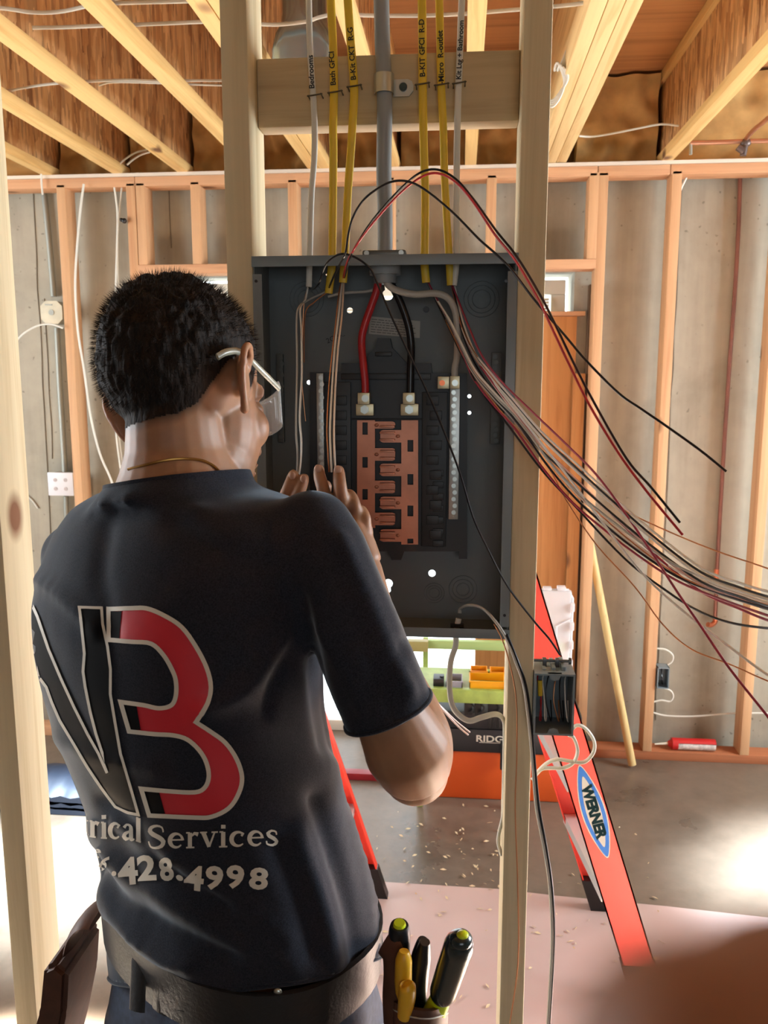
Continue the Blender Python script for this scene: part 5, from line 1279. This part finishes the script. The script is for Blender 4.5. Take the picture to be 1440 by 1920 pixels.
N_ = U([(97, 551), (147, 553), (175, 615), (225, 760), (280, 890), (340, 1020), (400, 1140), (450, 1230), (488, 1314), (466, 1225), (438, 1140), (412, 1040), (390, 930), (380, 860), (386, 780), (374, 660), (362, 574), (462, 576), (466, 650), (490, 750), (503, 850), (502, 960), (522, 1080), (548, 1230), (590, 1370), (628, 1502), (580, 1492), (525, 1468), (460, 1380), (400, 1290), (340, 1190), (275, 1080), (240, 1000), (215, 930), (178, 880), (148, 745), (163, 840), (186, 960), (210, 1085), (255, 1230), (308, 1415), (292, 1400), (236, 1210), (182, 1030), (134, 860), (106, 720), (96, 620)])
top = [(494, 580), (600, 577), (665, 578), (740, 608), (820, 660), (885, 750), (932, 845), (950, 930), (935, 1005), (884, 1085)]
bot = [(884, 1085), (950, 1130), (1015, 1180), (1065, 1255), (1088, 1335), (1074, 1405), (1030, 1472), (955, 1510), (880, 1514), (676, 1505)]
in1 = [(640, 1385), (760, 1396), (880, 1401), (925, 1378), (941, 1330), (930, 1268), (898, 1212), (845, 1164), (782, 1145), (700, 1140), (586, 1128)]
in2 = [(548, 996), (650, 1010), (720, 1024), (775, 1010), (795, 965), (794, 898), (775, 846), (738, 784), (684, 735), (600, 727), (494, 720)]
B_loop = U(sm2(top)[:-1]+sm2(bot)+sm2(in1)+sm2(in2))
def decal(name, m_, pf, off_):
    bm = lay(pf[0], pf[1], off_); return obj(name, bm, m_, shirt)
M_ptw = plain('print_cream', srgb(206, 200, 186), .6); M_ptr = plain('print_red', srgb(192, 32, 48), .5); M_ptk = plain('print_black', srgb(9, 9, 12), .8, spec=.1)
decal('logo_letter_fill', M_ptk, fill2(N_), .0009)
decal('logo_red_fill', M_ptr, fill2(B_loop), .0009)
bb = B()
for q in ([(496, 590), (552, 590), (542, 715), (496, 715)], [(552, 1006), (618, 1012), (637, 1122), (588, 1122)], [(648, 1394), (718, 1396), (746, 1498), (680, 1498)]):
    decal('logo_black_tip', M_ptk, fill2(U(q)), .0013)
b2 = stroke2(N_, 5.2); b2 = stroke2(B_loop, 8.2, b2=b2)
decal('logo_outline', M_ptw, dense(b2), .0017)
# serif lettering drawn with strokes; glyph box: x 0..w, y up 0..1 (x-height .68)
def arc(cx, cy, rx, ry, a0, a1, n=12): return [(cx+rx*math.cos(R(a0+(a1-a0)*i/n)), cy+ry*math.sin(R(a0+(a1-a0)*i/n))) for i in range(n+1)]
GL = {
 'c': (.56, [(arc(.30, .34, .21, .29, 50, 315), [.07, .08, .10, .13, .16, .17, .17, .16, .14, .11, .09, .07, .05]), ([(.40, .55), (.46, .50)], [.15, .15])]),
 't': (.40, [([(.19, .95), (.19, .2), (.23, .08), (.36, .07)], [.10, .16, .14, .06]), ([(.03, .66), (.36, .66)], [.06, .06])]),
 'r': (.48, [([(.16, .66), (.16, .03)], [.16, .16]), ([(.04, .03), (.30, .03)], [.06, .06]), ([(.04, .66), (.16, .66)], [.06, .06]), ([(.20, .50), (.30, .63), (.42, .58)], [.06, .10, .17])]),
 'i': (.34, [([(.17, .66), (.17, .03)], [.16, .16]), ([(.04, .03), (.30, .03)], [.06, .06]), ([(.05, .66), (.17, .66)], [.06, .06]), ([(.17, .96), (.17, .80)], [.17, .17])]),
 'a': (.56, [([(.10, .50), (.20, .64), (.34, .62), (.38, .48), (.38, .12), (.42, .04), (.52, .07)], [.13, .08, .10, .15, .16, .12, .05]), ([(.38, .40), (.16, .28), (.10, .15), (.18, .05), (.32, .10)], [.06, .12, .16, .14, .06])]),
 'l': (.32, [([(.16, .98), (.16, .03)], [.16, .16]), ([(.03, .03), (.29, .03)], [.06, .06]), ([(.04, .97), (.16, .97)], [.06, .06])]),
 'e': (.56, [(arc(.29, .34, .20, .29, 0, 320), [.12, .10, .08, .09, .13, .16, .17, .17, .15, .12, .10, .07, .05]), ([(.12, .37), (.49, .37)], [.06, .06])]),
 'v': (.56, [([(.10, .66), (.29, .04)], [.17, .14]), ([(.46, .66), (.29, .04)], [.06, .08]), ([(.0, .66), (.22, .66)], [.06, .06]), ([(.36, .66), (.56, .66)], [.06, .06])]),
 's': (.46, [([(.38, .48), (.36, .60), (.22, .65), (.11, .54), (.16, .42), (.30, .32), (.38, .20), (.32, .07), (.18, .03), (.07, .10), (.06, .22)], [.05, .06, .08, .13, .15, .15, .14, .12, .08, .06, .05])]),
 'S': (.66, [([(.54, .70), (.50, .90), (.34, .97), (.17, .90), (.12, .74), (.22, .60), (.42, .46), (.54, .30), (.48, .10), (.30, .02), (.14, .08), (.08, .30)], [.05, .06, .09, .13, .16, .18, .18, .17, .14, .09, .06, .05])]),
 'E': (.66, [([(.18, .97), (.18, .03)], [.17, .17]), ([(.05, .97), (.58, .97), (.58, .78)], [.06, .06, .05]), ([(.05, .03), (.60, .03), (.60, .24)], [.06, .06, .05]), ([(.18, .5), (.42, .5)], [.06, .06])]),
}
def serif(s, start, sizes):
    """start pixel; sizes: list of (height px, x scale, baseline step dx,dy per unit) per letter"""
    b2 = B(); x, y = start
    for ch, (h, sx, ang) in zip(s, sizes):
        if ch == ' ': x += h*.3*sx; continue
        w_, strokes = GL[ch]; ca, sa = math.cos(R(ang)), math.sin(R(ang))
        for pts, ws in strokes:
            if len(pts) > 3:
                q = cr([Vector((a, b_, 0)) for a, b_ in pts], 2); ws2 = []
                for i in range(len(pts)-1): ws2 += [ws[i], (ws[i]+ws[i+1])/2]
                ws2.append(ws[-1]); pts = [(p.x, p.y) for p in q]; ws = ws2
            pp = [(x+(a*h*sx)*ca+0*b_, y+(a*h*sx)*sa-b_*h) for a, b_ in pts]
            stroke2(pp, 0, closed=False, b2=b2, ws=[k*h*(1.1 if sx > .7 else .8) for k in ws])
        x += w_*h*sx*ca*1.0; y += w_*h*sx*sa
    return b2
b2 = serif('ctrical', (148, 1556), [(38, .6, 34), (44, .65, 26), (46, .95, 8), (46, .95, 2), (46, 1.0, 2), (44, 1.05, 6), (46, .8, 20)])
decal('print_line_one', M_ptw, dense(b2, 6), .0015)
b2 = serif('Services', (276, 1589), [(44, 1.34, 1)]+[(44, 1.34, -1.5)]*7)
decal('print_line_one', M_ptw, dense(b2, 6), .0015)
def dig(b2, ch, u, v, h, w_, rot=0, bold=.035):
    vs, fs = textmesh(ch, 1, bold)
    if not vs: return
    x0 = min(p.x for p in vs); x1 = max(p.x for p in vs); y0 = min(p.y for p in vs); y1 = max(p.y for p in vs)
    cx, cy = u*.41667, 900+v*.41667; q = []
    for p in vs:
        a = ((p.x-x0)/(x1-x0)-.5)*w_*.41667; b_ = -((p.y-y0)/(y1-y0)-.5)*h*.41667
        q.append(b2.verts.new((cx+a*math.cos(R(rot))-b_*math.sin(R(rot)), cy+a*math.sin(R(rot))+b_*math.cos(R(rot)), 0)))
    for f in fs:
        try: b2.faces.new([q[i] for i in f])
        except ValueError: pass
b2 = B()
for a in (('6', 398, 1672, 88, 30, 20), ('3', 436, 1698, 84, 30, 25), ('6', 474, 1722, 76, 34, 30), ('.', 518, 1768, 22, 22), ('4', 580, 1756, 125, 90, -4), ('2', 664, 1742, 118, 84, -4), ('8', 752, 1748, 108, 62, -10), ('.', 812, 1786, 26, 34, 30),
          ('4', 876, 1788, 112, 88, 4), ('9', 966, 1786, 108, 80, 4), ('9', 1060, 1782, 108, 80, 2), ('8', 1164, 1790, 100, 84, 4)): dig(b2, *a)
decal('print_phone_line', M_ptw, dense(b2, 6), .0015)

# ---- trousers, boots
hipz = P(450, 1835, .90).z
bm = B()
loft(bm, [ringpts(1690, 184, 704, .90, ratio=.68, grow=-.018), ringpts(1780, 196, 718, .90, ratio=.70, grow=-.012), ringpts(1850, 200, 725, .90, ratio=.74, grow=-.008), ringpts(1920, 190, 735, .90, ratio=.76), ringpts(2010, 190, 740, .90, ratio=.78)])
hc2 = P(455, 2000, .90)
for s in (1, -1):
    a = hc2+E1*(s*.085)+Vector((0, 0, .02)); k = Vector((a.x+.0*s, a.y-.005, .50)); an = Vector((a.x+s*.02, a.y-.03, .09))
    tube(bm, [a, a.lerp(k, .5), k, k.lerp(an, .5), an], [.098, .088, .068, .060, .058], n=24)
bm = remesh(bm, .008, 8, .6)
for v in bm.verts: v.co += Vector((noise.noise(v.co*18), noise.noise(v.co*18+Vector((5, 5, 5))), 0))*.006
jeans = obj('trousers', bm, M_jean, worker)
for s in (1, -1):
    a = hc2+E1*(s*.105); base = Vector((a.x, a.y-.03, 0)); bm = B()
    tube(bm, [base+Vector((0, 0, .13)), base+Vector((0, 0, .06)), base+E2*.06+Vector((0, 0, .045)), base+E2*.15+Vector((0, 0, .036))], [.048, .046, .042, .034], n=18)
    ell(bm, base+Vector((0, 0, .045))-E2*.015, (.042, .045, .042))
    bm = remesh(bm, .007, 6)
    for v in bm.verts: v.co.z = max(.004, v.co.z)
    obj('boot', bm, M_leather, worker)
# ---- tool belt with pouches
belt_rings = []
bm = B()
ro = ringpts(1712, 184, 708, .90, ratio=.70, grow=-.001, n=60); z_t = P(470, 1798, .79).z; z_b = P(470, 1888, .79).z
c = sum(ro, Vector())/len(ro)
def bz(p, top_): q = p.copy(); q.z = (z_t if top_ else z_b)+.0; return q
A_ = [bm.verts.new(bz(p, True)) for p in ro]; D_ = [bm.verts.new(bz(c+(p-c)*.985, False)) for p in ro]
for i in range(len(ro)): bm.faces.new((A_[i], A_[(i+1) % 60], D_[(i+1) % 60], D_[i]))
bmesh.ops.recalc_face_normals(bm, faces=bm.faces); bmesh.ops.solidify(bm, geom=list(bm.faces), thickness=-.006)
belt = obj('tool_belt', bm, M_web, worker)
def beltpt(px, py, o_=.006):
    d = ray(px, py).normalized(); best = None
    bv = BVHTree.FromPolygons([tuple(bz(p, True)) for p in ro]+[tuple(bz(p, False)) for p in ro], [(i, (i+1) % 60, 60+(i+1) % 60, 60+i) for i in range(60)])
    h = bv.ray_cast(CP, d); return (h[0]-d*o_) if h[0] else P(px, py, .78)
for zz in range(5):
    bm = B(); k = z_t-(z_t-z_b)*(.12+.19*zz)
    tube(bm, [Vector((c.x+(p.x-c.x)*1.004, c.y+(p.y-c.y)*1.004, k)) for p in ro], .0011, n=5, smooth=0, closed=True); obj('stitching', bm, plain('webbing_thread', srgb(40, 44, 48), .7), belt)
for px, py in ((522, 1838), (521, 1860), (517, 1890)):
    bm = B(); q = beltpt(px, py, .001); ell(bm, q, (.0045, .0025, .0045), 12, 8); obj('rivet', bm, M_zinc, belt)
for px in (262, 305, 352, 392):
    bm = B(); a, b_ = beltpt(px, 1812, .004), beltpt(px-6, 1880, .004); tube(bm, [a+Vector((0, 0, .01)), a.lerp(b_, .5), b_-Vector((0, 0, .01))], 1, n=8, smooth=3, flat=(.012, .003, (1, -.5, 0))); obj('belt_loop', bm, M_web, belt)
def leather(pts, w_, th=.004, name='pouch_strap', par=None, Y=.9):
    bm = B(); tube(bm, PP(pts, Y), 1, n=12, smooth=6, flat=(w_, th, (0, 1, 0))); return obj(name, bm, M_leather, par or belt)
# left pouch, seen edge-on, with its rolled top
bm = B(); lp = [P(148, 1722, .98), P(168, 1712, .98), P(190, 1730, .98), P(186, 1800, .98), P(170, 1880, .98), P(150, 1960, .98), P(95, 1960, .98), P(112, 1890, .98), P(140, 1800, .98)]
extrude_poly(bm, lp, (0, -.10, 0)); bmesh.ops.bevel(bm, geom=bm.edges[:], offset=.006, segments=2, affect='EDGES'); obj('left_pouch', bm, M_leather, belt)
leather([(186, 1715, .93), (165, 1716, .93), (146, 1738, .93), (137, 1775, .93)], .030, .005, 'pouch_flap')
# right pouch
bm = B(); yr = .80
tp = [P(742, 1884, yr), P(790, 1892, yr-.01), P(836, 1886, yr)]
front = [P(740, 1880, yr-.028), P(770, 1892, yr-.036), P(806, 1896, yr-.036), P(834, 1888, yr-.02), P(838, 1884, yr+.01), P(800, 1872, yr+.035), P(760, 1870, yr+.03), P(742, 1874, yr)]
lower = [Vector((p.x*1+(-.004 if i < 4 else .002), p.y, p.z-.20)) for i, p in enumerate(front)]
fr = cr(front, 4, True); lo = cr(lower, 4, True)
A_ = [bm.verts.new(p) for p in fr]; D_ = [bm.verts.new(p) for p in lo]
for i in range(len(fr)): bm.faces.new((A_[i], A_[(i+1) % len(fr)], D_[(i+1) % len(fr)], D_[i]))
bm.faces.new(D_); bmesh.ops.recalc_face_normals(bm, faces=bm.faces); bmesh.ops.solidify(bm, geom=list(bm.faces), thickness=.004)
obj('right_pouch', bm, M_leather, belt)
bm = B(); tube(bm, [p+Vector((0, -.001, -.008)) for p in fr], .0008, n=5, smooth=0, closed=True); obj('pouch_stitching', bm, M_gryw, belt)
leather([(722, 1766, .80), (738, 1790, .79), (742, 1830, .785), (740, 1880, .78), (742, 1930, .78)], .003, .016, 'pouch_back')

# ---- glasses, necklace
M_lens = glass('clear_lens', (.92, .95, .96), .72, .04)
bm = B(); n = 16; Lr = []
for v in range(9):
    row = []
    for u in range(n+1):
        a = R(-78+156*u/n); z = .022-.046*v/8-.004*abs(math.sin(a))*v/8; rx, ry = .080, .052
        row.append(bm.verts.new(hl(math.sin(a)*rx, .058+math.cos(a)*ry+.006*(1-abs(v-4)/4)*0, z)))
    Lr.append(row)
for v in range(8):
    for u in range(n): bm.faces.new((Lr[v][u], Lr[v][u+1], Lr[v+1][u+1], Lr[v+1][u]))
gl = obj('safety_glasses', bm, M_lens, worker); q = gl.modifiers.new('t', 'SOLIDIFY'); q.thickness = .002
M_temple = plain('temple_plastic', srgb(150, 146, 128), .3)
for s in (1, -1):
    bm = B(); tube(bm, [hl(s*.079, .068, .012), hl(s*.083, .03, .020), hl(s*.083, -.004, .030), hl(s*.083, -.030, .022), hl(s*.080, -.044, .012)], 1, n=8, smooth=5, flat=(.0038, .0018, (0, 0, 1))); obj('temple', bm, M_temple, gl)
M_gold = plain('chain_gold', srgb(170, 130, 70), .3, .9)
bm = B()
nb = BVHTree.FromPolygons([tuple(v.co+off) for v in me.vertices], [tuple(p.vertices) for p in me.polygons])
pts = []
for px, py in ((214, 888), (240, 880), (275, 871), (310, 863), (345, 860), (378, 863), (400, 873), (416, 889), (430, 905)):
    d = ray(px, py).normalized(); h = nb.ray_cast(CP, d)
    if h[0]: pts.append(h[0]-d*.0012)
fr = [hl(.03, .07, -.17), hl(-.05, .06, -.18)]
tube(bm, pts, .0014, n=6, smooth=5)
obj('necklace', bm, M_gold, worker)
for s in (1, -1):
    bm = B(); ell(bm, hl(s*.031, .0835, -.001), (.010, .008, .006), 14, 10, HR); e = obj('eye', bm, plain('eye_white', (.8, .78, .74), .3), worker)
    bm = B(); ell(bm, hl(s*.031, .0895, -.001), (.0045, .003, .0045), 12, 8, HR); obj('iris', bm, plain('iris_brown', (.05, .025, .012), .2), e)

# ---- tools in the right pouch
M_grip = plain('grip_black', srgb(24, 26, 30), .35); M_grn = plain('grip_dark_green', srgb(24, 40, 42), .25, coat=.5); M_lime = plain('lime_plastic', srgb(196, 214, 30), .3); M_ygrip = plain('grip_yellow', srgb(222, 172, 36), .4)
def tool(label, name, cat, grp=None): return thing(name, label, cat, tuple(P(790, 1900, yr)), grp)
t = tool('black-handled screwdriver standing upright nearest the shirt in the right pouch', 'screwdriver', 'screwdriver')
a, b_ = P(747, 1900, .82), P(749, 1734, .80); bm = B(); tube(bm, [a, a.lerp(b_, .5), a.lerp(b_, .9), b_], [.0105, .0118, .0118, .0095], n=16, smooth=4); obj('grip', bm, M_grip, t)
bm = B(); tube(bm, [b_, b_+(b_-a).normalized()*.003], [.0070, .0060], n=14, smooth=0); obj('butt_cap', bm, M_lime, t)
t = tool('large dark green screwdriver with lime collar leaning right out of the pouch', 'screwdriver', 'screwdriver')
a, b_ = P(818, 1900, .79), P(866, 1756, .74); d = (b_-a); L_ = d.length; dn = d.normalized()
g0, g1 = P(828, 1868, .78), P(864, 1762, .74)
bm = B(); tube(bm, [g0, g0.lerp(g1, .12), g0.lerp(g1, .55), g0.lerp(g1, .9), g1], [.0115, .0145, .0150, .0150, .0115], n=20, smooth=5); ell(bm, g1, (.0118, .0118, .0095)); obj('grip', bm, M_grn, t)
bm = B(); e_ = P(812, 1905, .79); tube(bm, [g0, e_], [.0110, .0130], n=12, smooth=0); obj('collar', bm, M_lime, t)
bm = B(); ell(bm, g1+(g1-g0).normalized()*.009, (.006, .006, .0032)); obj('butt_cap', bm, M_lime, t)
for (pts, m_, lab, nm_, rr_) in (([[(757, 1900, .785), (756, 1840, .78), (757, 1800, .775), (758, 1783, .775)], [(758, 1905, .77), (763, 1870, .765), (764, 1850, .762), (763, 1845, .762)]], M_ygrip, 'yellow-handled pliers in the middle of the right pouch', 'pliers', .0092),
                                 ([[(784, 1900, .80), (786, 1840, .795), (792, 1795, .79), (797, 1766, .785)], [(778, 1900, .81), (780, 1840, .805), (788, 1790, .80), (793, 1762, .797)]], M_grip, 'black-handled pliers between the yellow handles and the large screwdriver', 'pliers', .0098)):
    t = tool(lab, nm_, 'pliers')
    for q in pts:
        bm = B(); tube(bm, PP(q), [rr_*.8, rr_, rr_*.95, rr_*.55], n=14, smooth=5, ); obj('handle', bm, m_, t)
# ================================================================== the finger in the lower right corner, close to the camera
# blurred as in the photograph by the small real aperture of the camera
cd.dof.use_dof = True; cd.dof.focus_distance = 1.12; cd.dof.aperture_fstop = (cd.lens/1000)/.0022
M_fing, nt, b_f = newmat('finger_skin'); b_f.inputs['Base Color'].default_value = C4(srgb(126, 84, 62)); b_f.inputs['Roughness'].default_value = .6
b_f.inputs['Subsurface Weight'].default_value = .15; b_f.inputs['Subsurface Radius'].default_value = (.01, .004, .002)
def CD(x, y, d): return CP+ray(x, y)*d
t = thing('finger', 'blurred brown fingertip reaching into the lower right corner, right in front of the camera', 'finger', tuple(CD(1500, 2100, .028)))
bm = B(); tube(bm, [CD(1300, 2040, .027), CD(1430, 2085, .027), CD(1800, 2220, .028), CD(2600, 2460, .032), CD(3600, 2800, .040), CD(4600, 3100, .05)], [.0042, .0068, .0074, .0080, .0090, .0094], n=24, smooth=6); ell(bm, CD(1320, 2048, .027), (.0048, .0048, .0048))
bm = remesh(bm, .0009, 6); obj('fingertip', bm, M_fing, t)
